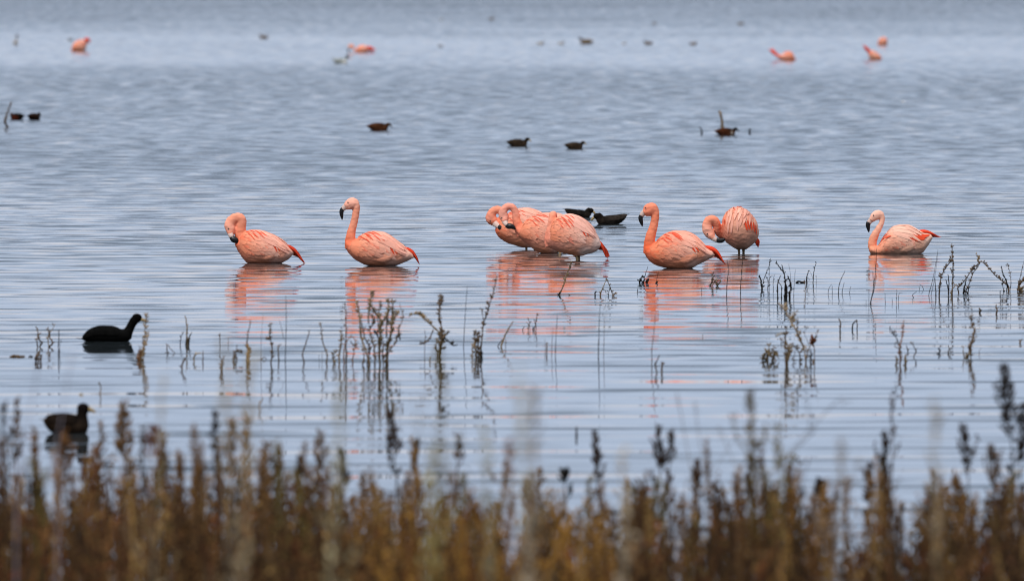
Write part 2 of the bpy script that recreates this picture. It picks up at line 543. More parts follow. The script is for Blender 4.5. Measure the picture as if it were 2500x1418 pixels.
def flamingo(s):
    ox, oy, sc = s['zoom']
    to_px = lambda zx, zy: (ox + zx / sc, oy + zy / sc)
    x0, y0 = to_px(*s['origin'])
    wp = on_water(x0, y0)
    if 'dy' in s: wp = wp + np.array([0, s['dy'], 0])
    S = F / wp[1]
    k = 1.0 / (sc * S)
    L = lambda zx, zy, y=0.0: np.array([(zx - s['origin'][0]) * k, y, (s['origin'][1] - zy) * k])
    pal = s.get('pal', PINK)
    fl = s.get('front_left', True)
    root = empty('flamingo', tuple(wp))
    tag(root, s['label'], 'flamingo', s['group'])
    top = [(L(x, y)[0], L(x, y)[2]) for x, y in s['top']]
    bot = [(L(x, y)[0], L(x, y)[2]) for x, y in s['bot']]
    body = Body(top, bot, s.get('w', 0.13), fl, 0.0, s.get('wpow', 0.5))
    g = Geo()
    body.mesh(g)
    anchors = []
    xs = abs(body.x1 - body.x0)
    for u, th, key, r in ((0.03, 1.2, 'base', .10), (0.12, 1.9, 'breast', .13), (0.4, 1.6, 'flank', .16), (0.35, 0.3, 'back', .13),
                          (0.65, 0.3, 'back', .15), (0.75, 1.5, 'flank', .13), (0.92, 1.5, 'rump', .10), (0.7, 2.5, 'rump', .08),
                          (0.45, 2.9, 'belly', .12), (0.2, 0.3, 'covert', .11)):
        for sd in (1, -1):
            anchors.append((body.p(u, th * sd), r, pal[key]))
    if s.get('neck'):
        nk = np.array([[*L(a[0], a[1], a[3] if len(a) > 3 else 0.0), a[2] * 0.5 * k] for a in s['neck']])
        c = catmull(nk, 44)
        g.tube(c[:, :3], np.maximum(c[:, 3], 0.004), 16)
        n = len(c)
        for i, key, r in ((0, 'base', .07), (10, 'base', .05), (21, 'neck', .05), (32, 'neck', .05), (n - 1, 'head', .05)):
            anchors.append((c[i, :3], r, pal[key]))
    if s.get('head'):
        hx, hy, a, b, rot = s['head'][:5]
        hyy = s['head'][5] if len(s['head']) > 5 else 0.0
        hc = L(hx, hy, hyy)
        g.ellipsoid(hc, (a * k, min(a, b) * 0.82 * k, b * k), math.radians(rot))
        anchors.append((hc, .05, pal['head']))
    if s.get('snout'):        # feathered face running into the bill
        c = catmull(np.array([[*L(a[0], a[1], a[3] if len(a) > 3 else 0.0), a[2] * 0.5 * k] for a in s['snout']]), 8)
        g.tube(c[:, :3], c[:, 3], 12)
    if s.get('thigh'):
        for t in s['thigh']:
            c = catmull(np.array([[*L(a[0], a[1], a[3]), a[2] * 0.5 * k] for a in t]), 10)
            g.tube(c[:, :3], c[:, 3], 12)
            anchors.append((c[-1, :3], .03, pal['belly']))
    if s.get('haunch', True):                # the thigh bulges under the flank
        for sd in (1, -1):
            cpt = body.p(.60, 1.95 * sd); mid_ = body.p(.60, 0) * .5 + body.p(.60, math.pi) * .5
            g.ellipsoid(mid_ + (cpt - mid_) * .80, (xs * .17, xs * .055, xs * .10), math.radians(20 if fl else -20))
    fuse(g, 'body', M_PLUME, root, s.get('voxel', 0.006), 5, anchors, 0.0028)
    # bill: pale base, bent black end
    if s.get('bill'):
        gb = Geo(); c = catmull(np.array([[*L(a[0], a[1], a[3] if len(a) > 3 else 0.0), a[2] * 0.5 * k] for a in s['bill']]), 9)
        gb.tube(c[:, :3], c[:, 3], 10, flat=0.7)
        bill = gb.obj('bill', M_BILL, root)
        gt = Geo(); c = catmull(np.array([[*L(a[0], a[1], a[3] if len(a) > 3 else 0.0), a[2] * 0.5 * k] for a in s['tip']]), 14)
        gt.tube(c[:, :3], c[:, 3], 10, flat=0.7)
        gt.obj('bill_tip', M_BLACK, bill)
    if s.get('eye'):
        ge = Geo(); ex, ey = s['eye'][:2]
        hyy = s['head'][5] if len(s['head']) > 5 else 0.0
        yy = hyy - min(s['head'][2], s['head'][3]) * 0.80 * k
        ge.ellipsoid(L(ex, ey, yy), (0.006, 0.004, 0.005), color=None, n=6, m=8)
        ge.obj('eye', M_EYE, root)
    for l in s.get('legs', ()):
        gl = Geo(); c = catmull(np.array([[*L(a[0], a[1], a[3]), a[2] * 0.5 * k] for a in l]), 12)
        gl.tube(c[:, :3], c[:, 3], 8)
        gl.obj('leg', M_LEG, root)
    # plumage: small coverts in one layer on each wing, the long feathers one by one
    r = random.Random(int(x0))
    lay = s.get('lay', {})
    sc_l = xs / 0.55
    for sd in (1, -1):
        if sd == -1 and s.get('one_side'): continue
        gw = Geo()
        for (u0, u1, nu, t0, t1, nt_, ang, ln, wd) in lay.get('coverts', ((0.09, 0.60, 10, 0.30, 1.85, 11, 0.42, 0.080, 0.0135),)):
            for i in range(nu):
                u = u0 + (u1 - u0) * i / max(1, nu - 1)
                for j in range(nt_):
                    th = t0 + (t1 - t0) * (j + 0.5 * (i % 2)) / nt_ + r.uniform(-.05, .05)
                    f = i / max(1, nu - 1)
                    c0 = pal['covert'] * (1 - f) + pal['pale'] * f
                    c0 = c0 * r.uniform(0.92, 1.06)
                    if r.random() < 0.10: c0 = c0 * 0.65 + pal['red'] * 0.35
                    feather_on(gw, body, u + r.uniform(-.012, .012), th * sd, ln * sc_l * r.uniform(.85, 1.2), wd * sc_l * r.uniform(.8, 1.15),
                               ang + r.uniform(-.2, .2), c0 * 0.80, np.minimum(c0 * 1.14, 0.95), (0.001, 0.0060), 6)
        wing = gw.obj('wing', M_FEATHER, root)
        wing['kind'] = 'stuff'
        def one(name, *a, **kw):
            gf = Geo(); feather_on(gf, body, *a, **kw)
            return gf.obj(name, M_FEATHER, wing)
        # red flight feathers showing below the long pale ones
        for (u, th, ln, wd, ang) in lay.get('flight', ((.63, 1.12, .085, .008, .95), (.67, 1.02, .085, .008, .9))):
            one('flight_feather', u, th * sd, ln * sc_l, wd * sc_l, ang, pal['red'] * .8, pal['red'], lift=(0.003, 0.009), pointed=.7)
        # long pale feathers over the back
        for row in lay.get('long', ((.30, .12, .62, 5, .20, .032, .16), (.42, .18, .95, 6, .20, .030, .22), (.52, .12, .95, 6, .22, .026, .18), (.64, .08, 1.0, 6, .17, .020, .20))):
            u, t0, t1, n_, ln, wd, ang = row
            for j in range(n_):
                th = t0 + (t1 - t0) * j / max(1, n_ - 1)
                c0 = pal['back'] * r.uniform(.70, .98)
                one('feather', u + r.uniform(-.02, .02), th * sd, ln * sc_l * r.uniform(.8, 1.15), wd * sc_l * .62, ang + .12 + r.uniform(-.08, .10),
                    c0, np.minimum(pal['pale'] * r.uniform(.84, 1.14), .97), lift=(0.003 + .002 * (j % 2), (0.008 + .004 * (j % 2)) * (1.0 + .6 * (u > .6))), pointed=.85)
        # coral streaks
        for (u, th, ln, wd, ang) in lay.get('streak', ((.20, .40, .05, .0050, .7), (.24, .62, .06, .0050, .75), (.27, .36, .07, .0055, .7), (.31, .60, .08, .0060, .8),
                                                       (.34, .34, .09, .0060, .65), (.38, .58, .10, .0065, .75), (.41, .36, .10, .0065, .65), (.45, .60, .09, .0060, .7), (.29, .92, .05, .0045, .8))):
            one('feather', u + r.uniform(-.02, .02), (th + r.uniform(-.06, .06)) * sd, ln * sc_l, wd * sc_l, ang, pal['red'], pal['red'] * .85 + pal['pale'] * .15,
                lift=(0.008, 0.010), pointed=1.0)
    if s.get('tail'):
        tl = None
        base, mid, tip, spread_b, spread_t, n_ = s['tail']
        for j in range(n_):
            f = j / max(1, n_ - 1) - 0.5
            pth = np.array([L(base[0] + spread_b[0] * f, base[1] + spread_b[1] * f, -0.035 + .07 * (f + .5)),
                            L(mid[0] + (spread_b[0] + spread_t[0]) * .5 * f, mid[1] + (spread_b[1] + spread_t[1]) * .5 * f, -.028 + .05 * (f + .5)),
                            L(tip[0] + spread_t[0] * f + r.uniform(-8, 8), tip[1] + spread_t[1] * f + r.uniform(-8, 8), -.01 + .02 * (f + .5))])
            gf = Geo(); cj = pal['tail'] * r.uniform(.8, 1.15)
            plume(gf, pth, s.get('tailw', .013) * 1.25, cj, cj * .9, face=(0.15 * f, -1, 0.25), pointed=1.3)
            if tl is None: tl = gf.obj('tail', M_FEATHER, root)
            else: gf.obj('tail_feather', M_FEATHER, tl)
    return root

NEAR = 'flamingos resting in the shallow water'
FAR = 'distant flamingos feeding far out on the lake'

Z1 = (500, 450, 1418 / 300)
flamingo(dict(label='flamingo on the far left of the row, neck curled down to preen its breast', group=NEAR, zoom=Z1, origin=(680, 908),
    top=[(345, 690), (372, 640), (420, 580), (470, 540), (540, 524), (640, 530), (760, 566), (860, 622), (960, 705), (1035, 790)],
    bot=[(345, 690), (370, 745), (400, 795), (440, 855), (500, 912), (600, 925), (720, 925), (860, 915), (960, 868), (1035, 790)],
    neck=[(430, 660, 150), (408, 585, 124), (416, 500, 118), (424, 432, 116), (408, 392, 118), (368, 388, 116), (322, 410, 122), (294, 455, 128), (290, 500, 124)],
    head=(290, 500, 92, 60, -68, -.02), snout=[(296, 540, 95, -.025), (302, 578, 66, -.04)],
    bill=[(296, 555, 70, -.035), (304, 588, 62, -.05), (314, 608, 56, -.055)], tip=[(302, 598, 48, -.052), (330, 628, 72, -.06), (362, 648, 68, -.062), (388, 668, 30, -.062)], eye=(275, 510),
    tail=((930, 740), (1040, 780), (1150, 905), (20, 95), (26, 22), 7),
    pal=palette(), lay={}))

Z2 = (780, 450, 1418 / 300)
flamingo(dict(label='upright pale orange flamingo, left of the two with tall straight necks', group=NEAR, zoom=Z2, origin=(720, 938),
    top=[(290, 680), (312, 640), (360, 650), (412, 640), (470, 590), (540, 556), (610, 541), (720, 546), (820, 592), (900, 655), (985, 722), (1075, 800), (1095, 845)],
    bot=[(290, 680), (305, 735), (335, 790), (400, 860), (480, 908), (560, 938), (680, 950), (800, 948), (890, 935), (970, 905), (1050, 868), (1095, 845)],
    neck=[(372, 730, 170), (357, 650, 128), (362, 580, 105), (385, 490, 92), (408, 400, 84), (422, 310, 84), (424, 250, 86), (400, 208, 90), (375, 208, 90)],
    head=(372, 222, 84, 68, 18), snout=[(330, 245, 110), (296, 262, 76)],
    bill=[(318, 252, 84), (288, 268, 64), (268, 290, 52)], tip=[(276, 276, 50), (258, 300, 52), (254, 340, 46), (259, 380, 30), (262, 410, 8)], eye=(328, 208),
    tail=((985, 760), (1075, 795), (1152, 920), (30, 70), (22, 24), 7),
    pal=palette()))

Z6 = (1520, 460, 1796 / 380)
flamingo(dict(label='deepest orange flamingo, right of the two with tall straight necks', group=NEAR, zoom=Z6, origin=(680, 920),
    top=[(246, 690), (262, 650), (320, 650), (378, 622), (430, 562), (520, 511), (620, 487), (720, 490), (820, 530), (900, 600), (960, 668), (1040, 725), (1075, 770)],
    bot=[(246, 690), (258, 750), (310, 838), (400, 892), (480, 912), (560, 930), (700, 936), (800, 920), (870, 880), (960, 836), (1075, 770)],
    neck=[(320, 740, 170), (308, 650, 132), (318, 570, 118), (348, 470, 104), (370, 380, 92), (378, 300, 92), (366, 240, 92), (335, 215, 90)],
    head=(322, 240, 90, 76, 15), snout=[(290, 268, 120), (248, 288, 80)],
    bill=[(266, 270, 92), (238, 288, 66), (216, 318, 54)], tip=[(224, 306, 52), (208, 332, 54), (212, 372, 48), (222, 410, 32), (228, 440, 8)], eye=(262, 225),
    tail=((930, 715), (1060, 735), (1185, 872), (10, 100), (22, 22), 8), tailw=.015,
    pal=palette(neck='ef8462', base='e8653c', breast='ea7c5a', covert='ef8862', flank='ee9878', back='f39c80', head='f08a6c')))

Z8 = (2050, 470, 1418 / 300)
flamingo(dict(label='palest flamingo swimming at the right end of the row, red wing feathers fanned', group=NEAR, zoom=Z8, origin=(680, 706),
    top=[(332, 650), (350, 610), (400, 620), (440, 612), (480, 560), (540, 465), (620, 392), (700, 371), (780, 371), (860, 405), (940, 452), (1040, 475), (1080, 515)],
    bot=[(332, 650), (350, 695), (420, 725), (550, 740), (700, 740), (850, 732), (950, 700), (1015, 620), (1062, 545), (1080, 515)],
    neck=[(420, 690, 120), (380, 630, 106), (380, 560, 102), (412, 480, 90), (455, 405, 72), (488, 335, 58), (490, 280, 62), (465, 245, 74), (435, 240, 80)],
    head=(425, 262, 78, 56, 30), snout=[(390, 295, 84), (358, 322, 62)],
    bill=[(378, 305, 70), (350, 330, 58), (336, 350, 56)], tip=[(336, 344, 58), (326, 372, 54), (330, 410, 42), (334, 440, 26), (336, 461, 8)], eye=(388, 262),
    tail=((860, 525), (990, 478), (1150, 508), (20, 110), (40, 16), 8), tailw=.014,
    pal=palette(head='f5bda9', neck='f5b59c', base='ef9674', breast='ec9f82', flank='edb196', back='f6bca6', belly='e2ae92', rump='eec4b0', covert='ef9a7a', pale='f6bba6'),
    lay=dict(flight=((.52, 1.12, .20, .012, .1), (.56, 1.02, .20, .012, .06), (.60, .95, .20, .012, .02), (.62, 1.15, .15, .012, .1), (.56, 1.25, .14, .011, .2), (.68, .85, .16, .013, .0)),
             long=((.30, .12, .8, 7, .20, .026, .14), (.38, .2, 1.1, 7, .17, .026, .30), (.48, .12, .9, 6, .18, .024, .16), (.58, .08, .6, 4, .15, .022, .1)),
             streak=((.18, .5, .07, .010, .35), (.24, .8, .08, .010, .4), (.22, .40, .09, .011, .3)))))

ZT = (1150, 450, 1891 / 400)
flamingo(dict(label='rearmost flamingo of the overlapping trio, its curled neck furthest left', group=NEAR, zoom=ZT, origin=(600, 785), dy=1.2,
    top=[(276, 560), (310, 480), (380, 415), (460, 350), (560, 312), (650, 305), (740, 330), (840, 380), (900, 450)],
    bot=[(276, 560), (300, 620), (350, 670), (420, 712), (520, 745), (620, 768), (720, 760), (820, 690), (900, 450)],
    neck=[(360, 600, 130), (345, 520, 110), (365, 440, 100), (362, 370, 96), (325, 332, 92), (270, 340, 96), (232, 385, 104), (230, 430, 110)],
    head=(240, 440, 82, 64, -40), snout=[(262, 470, 96), (292, 496, 70)],
    bill=[(276, 484, 78, -.02), (305, 508, 62, -.05), (330, 525, 54, -.07)], tip=[(322, 520, 54, -.065), (350, 534, 72, -.08), (380, 532, 64, -.085), (402, 514, 34, -.085)], eye=(222, 455),
    legs=([(640, 740, 30, 0), (640, 790, 26, 0), (640, 860, 22, 0)], [(735, 740, 30, .06), (738, 790, 26, .06), (738, 860, 22, .06)]),
    pal=palette(head='f4a28c', neck='ef9276', base='e46a44', breast='e67f5a', flank='ec9b7c')))
flamingo(dict(label='middle flamingo of the overlapping trio, neck arched high over its breast', group=NEAR, zoom=ZT, origin=(840, 805), dy=0.3,
    top=[(505, 530), (530, 490), (580, 490), (620, 440), (700, 382), (800, 346), (890, 335), (1000, 342), (1100, 390), (1180, 480), (1220, 600)],
    bot=[(505, 530), (545, 600), (600, 665), (690, 735), (770, 790), (850, 816), (950, 815), (1050, 785), (1150, 720), (1220, 600)],
    neck=[(600, 590, 160), (555, 505, 118), (526, 420, 96), (516, 345, 84), (490, 285, 80), (445, 262, 80), (400, 280, 84), (372, 325, 92), (368, 370, 96)],
    head=(376, 372, 84, 56, -68), snout=[(385, 410, 86, -.01), (398, 440, 66, -.03)],
    bill=[(388, 430, 72, -.02), (402, 460, 58, -.04), (416, 480, 50, -.05)], tip=[(406, 480, 50, -.045), (438, 490, 66, -.055), (472, 494, 58, -.06), (497, 510, 38, -.06), (514, 530, 12, -.06)], eye=(355, 395),
    legs=([(1000, 770, 34, -.04), (1030, 800, 30, -.06), (1010, 860, 24, -.06)],),
    pal=palette(head='f3a895', neck='f19b86', base='eb8266', breast='ec8e70', flank='ed9f85', back='f3a790')))
flamingo(dict(label='front flamingo of the overlapping trio, head hidden behind its back, red tail drooping', group=NEAR, zoom=ZT, origin=(1215, 850), dy=-0.35,
    top=[(855, 620), (885, 540), (930, 440), (985, 375), (1060, 342), (1140, 331), (1220, 346), (1320, 402), (1400, 482), (1460, 575), (1510, 690)],
    bot=[(855, 620), (868, 670), (900, 715), (980, 757), (1060, 786), (1160, 806), (1270, 818), (1350, 794), (1440, 766), (1510, 690)],
    neck=[(905, 700, 110), (880, 630, 80), (892, 550, 76), (912, 470, 74), (930, 400, 78), (938, 345, 84, .02), (950, 345, 80, .08), (960, 400, 76, .13), (960, 460, 80, .16)],
    head=(965, 480, 70, 56, -60, .17), 
    thigh=[[(1200, 770, 110, -.02), (1208, 815, 50, -.02)]],
    legs=([(1200, 780, 40, -.02), (1212, 820, 32, -.02), (1226, 850, 28, -.02), (1222, 920, 24, -.02)], [(1240, 780, 36, .06), (1245, 920, 24, .06)]),
    tail=((1425, 670), (1520, 715), (1585, 838), (10, 105), (50, -22), 8), tailw=.015,
    pal=palette(head='f6ab98', neck='f4a28d', base='ee8e74', breast='ef9a82', flank='eeaa93', back='f5b09c', rump='e6c4b8', pale='f9bcab'),
    lay=dict(streak=((.20, .50, .05, .005, .85), (.24, .75, .06, .005, .9), (.28, .45, .09, .006, .85), (.32, .70, .12, .0065, .9), (.36, .42, .13, .007, .85),
                     (.39, .72, .10, .006, .9), (.43, .42, .09, .006, .8), (.26, 1.05, .05, .0045, .9), (.48, .55, .07, .0055, .8)))))

flamingo(dict(label='flamingo seen from behind on two thin legs, rounded body, bill tucked at its flank', group=NEAR, zoom=Z6, origin=(1370, 742),
    top=[(1146, 430), (1152, 360), (1200, 272), (1270, 222), (1340, 212), (1420, 240), (1500, 312), (1555, 400), (1576, 520)],
    bot=[(1146, 430), (1150, 530), (1180, 605), (1250, 662), (1320, 702), (1420, 704), (1480, 662), (1550, 600), (1576, 520)], w=.22, wpow=.5,
    neck=[(1190, 520, 110, .05), (1125, 530, 84, .0), (1092, 470, 92, -.03), (1084, 408, 96, -.05), (1050, 362, 102, -.06), (1005, 364, 108, -.06), (974, 415, 114, -.06), (978, 480, 116, -.07)],
    head=(990, 500, 90, 62, -50, -.07), snout=[(1018, 540, 92, -.08), (1055, 578, 62, -.09)],
    bill=[(1036, 562, 72, -.09), (1064, 584, 58, -.1), (1088, 598, 50, -.1)], tip=[(1080, 590, 54, -.1), (1115, 598, 58, -.1), (1150, 594, 52, -.1), (1178, 580, 34, -.1)], eye=(975, 520),
    legs=([(1335, 680, 44, 0), (1342, 712, 30, 0), (1345, 745, 26, 0), (1345, 800, 24, 0)], [(1395, 680, 44, .05), (1396, 715, 34, .05), (1396, 742, 28, .05), (1396, 800, 24, .05)]),
    thigh=[[(1330, 650, 90, 0), (1338, 705, 40, 0)], [(1398, 650, 90, .05), (1396, 700, 40, .05)]],
    tail=((1520, 560), (1545, 600), (1560, 668), (50, 30), (14, 20), 5), tailw=.014,
    pal=palette(neck='ef9172', base='ec8464', breast='ec957a', flank='d99a82', back='f4a78e', belly='cb927a', rump='d8a38e'),
    haunch=False, lay=dict(coverts=((.12, .8, 9, .05, .7, 4, 1.3, .07, .016),),
             long=((.16, .25, .95, 3, .24, .034, 1.45), (.28, .10, .95, 3, .27, .034, 1.5), (.40, .10, .9, 3, .28, .036, 1.55), (.52, .10, .8, 3, .26, .036, 1.6), (.64, .1, .7, 3, .24, .034, 1.62), (.76, .1, .6, 2, .22, .032, 1.68)),
             flight=((.60, 1.15, .14, .020, 1.3), (.68, 1.05, .15, .020, 1.4), (.76, 1.0, .15, .020, 1.45), (.84, .95, .16, .020, 1.5), (.90, 1.0, .16, .018, 1.55), (.07, .9, .10, .010, 1.4)),
             streak=((.42, .15, .06, .012, 1.4), (.50, .1, .07, .012, 1.5), (.35, .5, .07, .008, 1.45), (.3, .2, .06, .01, 1.4)))))
# ------------------------------------------------------------------ ducks, coot, gull and other water birds
def waterbird(name, label, cat, group, px, py, length_px, facing=1, head_up=0.0, colors=None, bill=M_YELLOW, tail_up=0.0, spot=None,
              shape=None, dy=0.0, parts=True, bob=0.0, yaw=0.0):
    """a swimming bird; (px, py) is the middle of its waterline, length_px from tail to bill, facing +1 to the right"""
    c = dict(body=lin('2e251d'), back=lin('241d18'), breast=lin('3a2e24'), head=lin('1d1916'), flank=lin('3d3126'), rear=lin('191614'))
    if colors: c.update({k: lin(v) for k, v in colors.items()})
    wp = on_water(px, py) + np.array([0, dy, 0])
    S = F / wp[1]
    Lm = length_px / S
    root = empty(name, (wp[0], wp[1], bob))
    root.rotation_euler = (0, 0, yaw + (0 if facing > 0 else math.pi))
    tag(root, label, cat, group)
    s = shape or dict(top=[(-.5, .13 + tail_up), (-.42, .14 + tail_up * .6), (-.3, .175), (-.1, .205), (.1, .2), (.24, .16), (.32, .07)],
                      bot=[(-.5, .13 + tail_up), (-.42, .07 + tail_up * .4), (-.2, -.04), (.1, -.07), (.25, -.02), (.32, .07)],
                      neck=[(.2, .08, .10), (.26, .16 + head_up * .4, .075), (.30, .22 + head_up, .07)], head=(.325, .235 + head_up, .092, .07),
                      bill=[(.385, .215 + head_up, .034), (.43, .185 + head_up, .026), (.468, .16 + head_up, .016)], w=.17)
    hz_ = 1.0 if shape else 1.3          # resting ducks sit high and plump
    sc = lambda P: [(a[0] * Lm, a[1] * Lm * hz_) for a in P]
    body = Body(sc(s['top']), sc(s['bot']), s.get('w', .17) * Lm, False)
    g = Geo(); body.mesh(g, 26, 20)
    an = []
    for u, th, k, r in ((.05, 1.4, 'breast', .1), (.2, .2, 'back', .12), (.5, .2, 'back', .14), (.45, 1.5, 'flank', .13), (.25, 1.6, 'breast', .1), (.75, 1.3, 'body', .12), (.95, 1.2, 'rear', .1), (.8, .2, 'back', .12)):
        for sd in (1, -1): an.append((body.p(u, th * sd), r * Lm, c[k]))
    nk = catmull(np.array([[a[0] * Lm, 0, a[1] * Lm * hz_, a[2] * Lm] for a in s['neck']]), 10)
    g.tube(nk[:, :3], nk[:, 3], 12)
    hx, hz, ha, hb = [v * Lm for v in s['head'][:4]]
    hz *= hz_
    g.ellipsoid((hx, 0, hz), (ha, hb * .85, hb), math.radians(s['head'][4] if len(s['head']) > 4 else -8))
    an.append((np.array([hx, 0, hz]), .12 * Lm, c['head'])); an.append((nk[-1, :3], .08 * Lm, c['head']))
    if spot: an.append((np.array([spot[0] * Lm, -spot[3] * Lm, spot[1] * Lm]), spot[2] * Lm, lin(spot[4])))
    fuse(g, 'body', M_DUCK, root, max(Lm / 60, .006), 3, an)
    if parts:
        gb = Geo(); b = catmull(np.array([[a[0] * Lm, 0, a[1] * Lm * hz_, a[2] * Lm] for a in s['bill']]), 6)
        gb.tube(b[:, :3], b[:, 3], 8, flat=1.2)
        gb.obj('bill', bill, root)
        # folded wing: overlapping long feathers on each side
        for sd in (1, -1):
            gw = Geo()
            for i in range(5):
                for j in range(4):
                    feather_on(gw, body, .25 + .11 * i, (.35 + .28 * j) * sd, .22 * Lm, .035 * Lm, .12, c['back'] * .9, c['flank'] * random.uniform(.8, 1.2), (.002, .008 + .0 * j), 5)
            w = gw.obj('wing', M_DUCK, root); w['kind'] = 'stuff'
        gt = None
        for j in range(3):
            f = j - 1
            t = Geo()
            x, z = s['top'][0][0], s['top'][0][1] * hz_
            plume(t, np.array([[(x + .08) * Lm, f * .03 * Lm, z * Lm], [(x + .0) * Lm, f * .04 * Lm, z * Lm], [(x - .06) * Lm, f * .05 * Lm, (z + .012) * Lm]]), .022 * Lm, c['rear'], c['rear'], face=(0, .3 * f, 1))
            if gt is None: gt = t.obj('tail', M_DUCK, root)
            else: t.obj('tail_feather', M_DUCK, gt)
    return root

# coot and teal close to the bank, outlines measured on the photograph
def traced(zoom, origin, length, top, bot, neck, head, bill, w):
    f = lambda p: ((p[0] - origin[0]) / length, (origin[1] - p[1]) / length) + tuple(v / length for v in p[2:])
    return dict(top=[f(p) for p in top], bot=[f(p) for p in bot], neck=[f(p) for p in neck],
                head=(*f(head[:2]), head[2] / length, head[3] / length, head[4]), bill=[f(p) for p in bill], w=w)
BLACKISH = dict(body='080808', back='0b0b0b', breast='070707', head='060606', flank='090909', rear='060606')
waterbird('coot', 'black coot with a yellow bill, neck stretched up, swimming behind twigs', 'coot', None, 940 / 3.544, 720 + 402 / 3.544, 573 / 3.544, 1, colors=BLACKISH,
          shape=traced(None, (940, 402), 573,
                       [(695, 378), (715, 362), (745, 325), (800, 285), (880, 266), (960, 268), (1050, 293), (1110, 320), (1142, 372)],
                       [(695, 378), (715, 388), (750, 405), (830, 425), (960, 432), (1080, 422), (1142, 372)],
                       [(1085, 350, 62), (1115, 305, 42), (1140, 255, 38), (1165, 215, 40)], (1186, 198, 46, 41, -12),
                       [(1222, 212, 15), (1245, 218, 12), (1270, 228, 5)], .19))
waterbird('duck', 'dark brown teal with a yellow bill, partly behind dry stalks at the bank', 'duck', None, 440 / 2.737, 900 + 428 / 2.737, 355 / 2.737, 1,
          colors=dict(body='261c14', back='120e0b', breast='2a211a', head='161110', flank='211913', rear='32261b'),
          shape=traced(None, (440, 428), 355,
                       [(285, 338), (310, 322), (345, 305), (430, 298), (500, 306), (550, 318), (598, 372)],
                       [(285, 338), (300, 375), (330, 415), (420, 448), (520, 452), (580, 425), (598, 372)],
                       [(545, 350, 50), (548, 315, 38), (550, 285, 36)], (557, 265, 45, 40, -10),
                       [(592, 268, 17), (615, 278, 12), (641, 288, 6)], .2))
MID = 'ducks resting on the open water behind the flamingos'
FARD = 'tiny distant waterbirds along the smooth pale lane'
CH = dict(body='43271a', back='2e1c12', breast='4e301f', head='3d2c20', flank='52301c', rear='120e0c')
waterbird('duck', 'chestnut brown duck resting alone on the open water, dark tail', 'duck', MID, 927, 318, 66, 1, -.07, CH, M_BLACK)
waterbird('duck', 'dark brown duck with hunched head, left of the two swimming one behind the other', 'duck', MID, 1267, 357, 64, 1, -.03, None, M_YELLOW)
waterbird('duck', 'dark brown duck with hunched head, right of the two swimming one behind the other', 'duck', MID, 1405, 363, 57, 1, -.03, None, M_YELLOW)
waterbird('duck', 'chestnut sided duck with a dark head beside an upright stick', 'duck', MID, 1775, 330, 64, 1, -.06, dict(CH, head='0f100f', rear='15100d', back='22150e', flank='4e2a18'), M_BLACK, spot=(.18, .08, .05, .14, 'b8b4aa'))
waterbird('duck', 'dark duck with a reddish breast right beside the bent stick', 'duck', MID, 40, 292, 56, -1, -.06, dict(body='17110e', breast='5a2718', head='45231a', back='120f0d', flank='17110e'), M_BLACK, yaw=.9)
waterbird('duck', 'blunt brown duck seen from behind, further from the bent stick', 'duck', MID, 85, 292, 56, 1, -.05, dict(body='2c1a12', back='24160f', head='1c120d', flank='2e1c13', breast='2a1a12'), M_BLACK, yaw=1.0)
waterbird('duck', 'blackish duck with its pointed tail raised, preening behind the trio of flamingos', 'duck', MID, 1477, 547, 110, -1, -.05,
          dict(body='2b2623', back='161311', breast='241e1a', head='17130f', flank='332d29', rear='1d1917'), M_YELLOW, shape=dict(top=[(-.5, .215), (-.42, .215), (-.2, .195), (.0, .18), (.12, .15), (.2, .08)], bot=[(-.5, .215), (-.44, .10), (-.22, -.03), (.1, -.05), (.2, .08)],
          neck=[(.08, .1, .09), (.13, .17, .08), (.17, .2, .075)], head=(.18, .175, .085, .072), bill=[(.245, .15, .03), (.28, .11, .025), (.305, .08, .018)], w=.17))
waterbird('duck', 'blackish duck half hidden by the front flamingo of the trio', 'duck', MID, 1429, 546, 94, 1, 0,
          dict(body='191512', back='161311', breast='241e1a', head='17130f', flank='211c19', rear='1d1917'), M_YELLOW, dy=3, shape=dict(top=[(-.5, .215), (-.42, .215), (-.2, .195), (.0, .18), (.12, .15), (.2, .08)], bot=[(-.5, .215), (-.44, .10), (-.22, -.03), (.1, -.05), (.2, .08)],
          neck=[(.08, .1, .09), (.13, .17, .08), (.17, .2, .075)], head=(.18, .175, .085, .072), bill=[(.245, .15, .03), (.28, .11, .025), (.305, .08, .018)], w=.17))
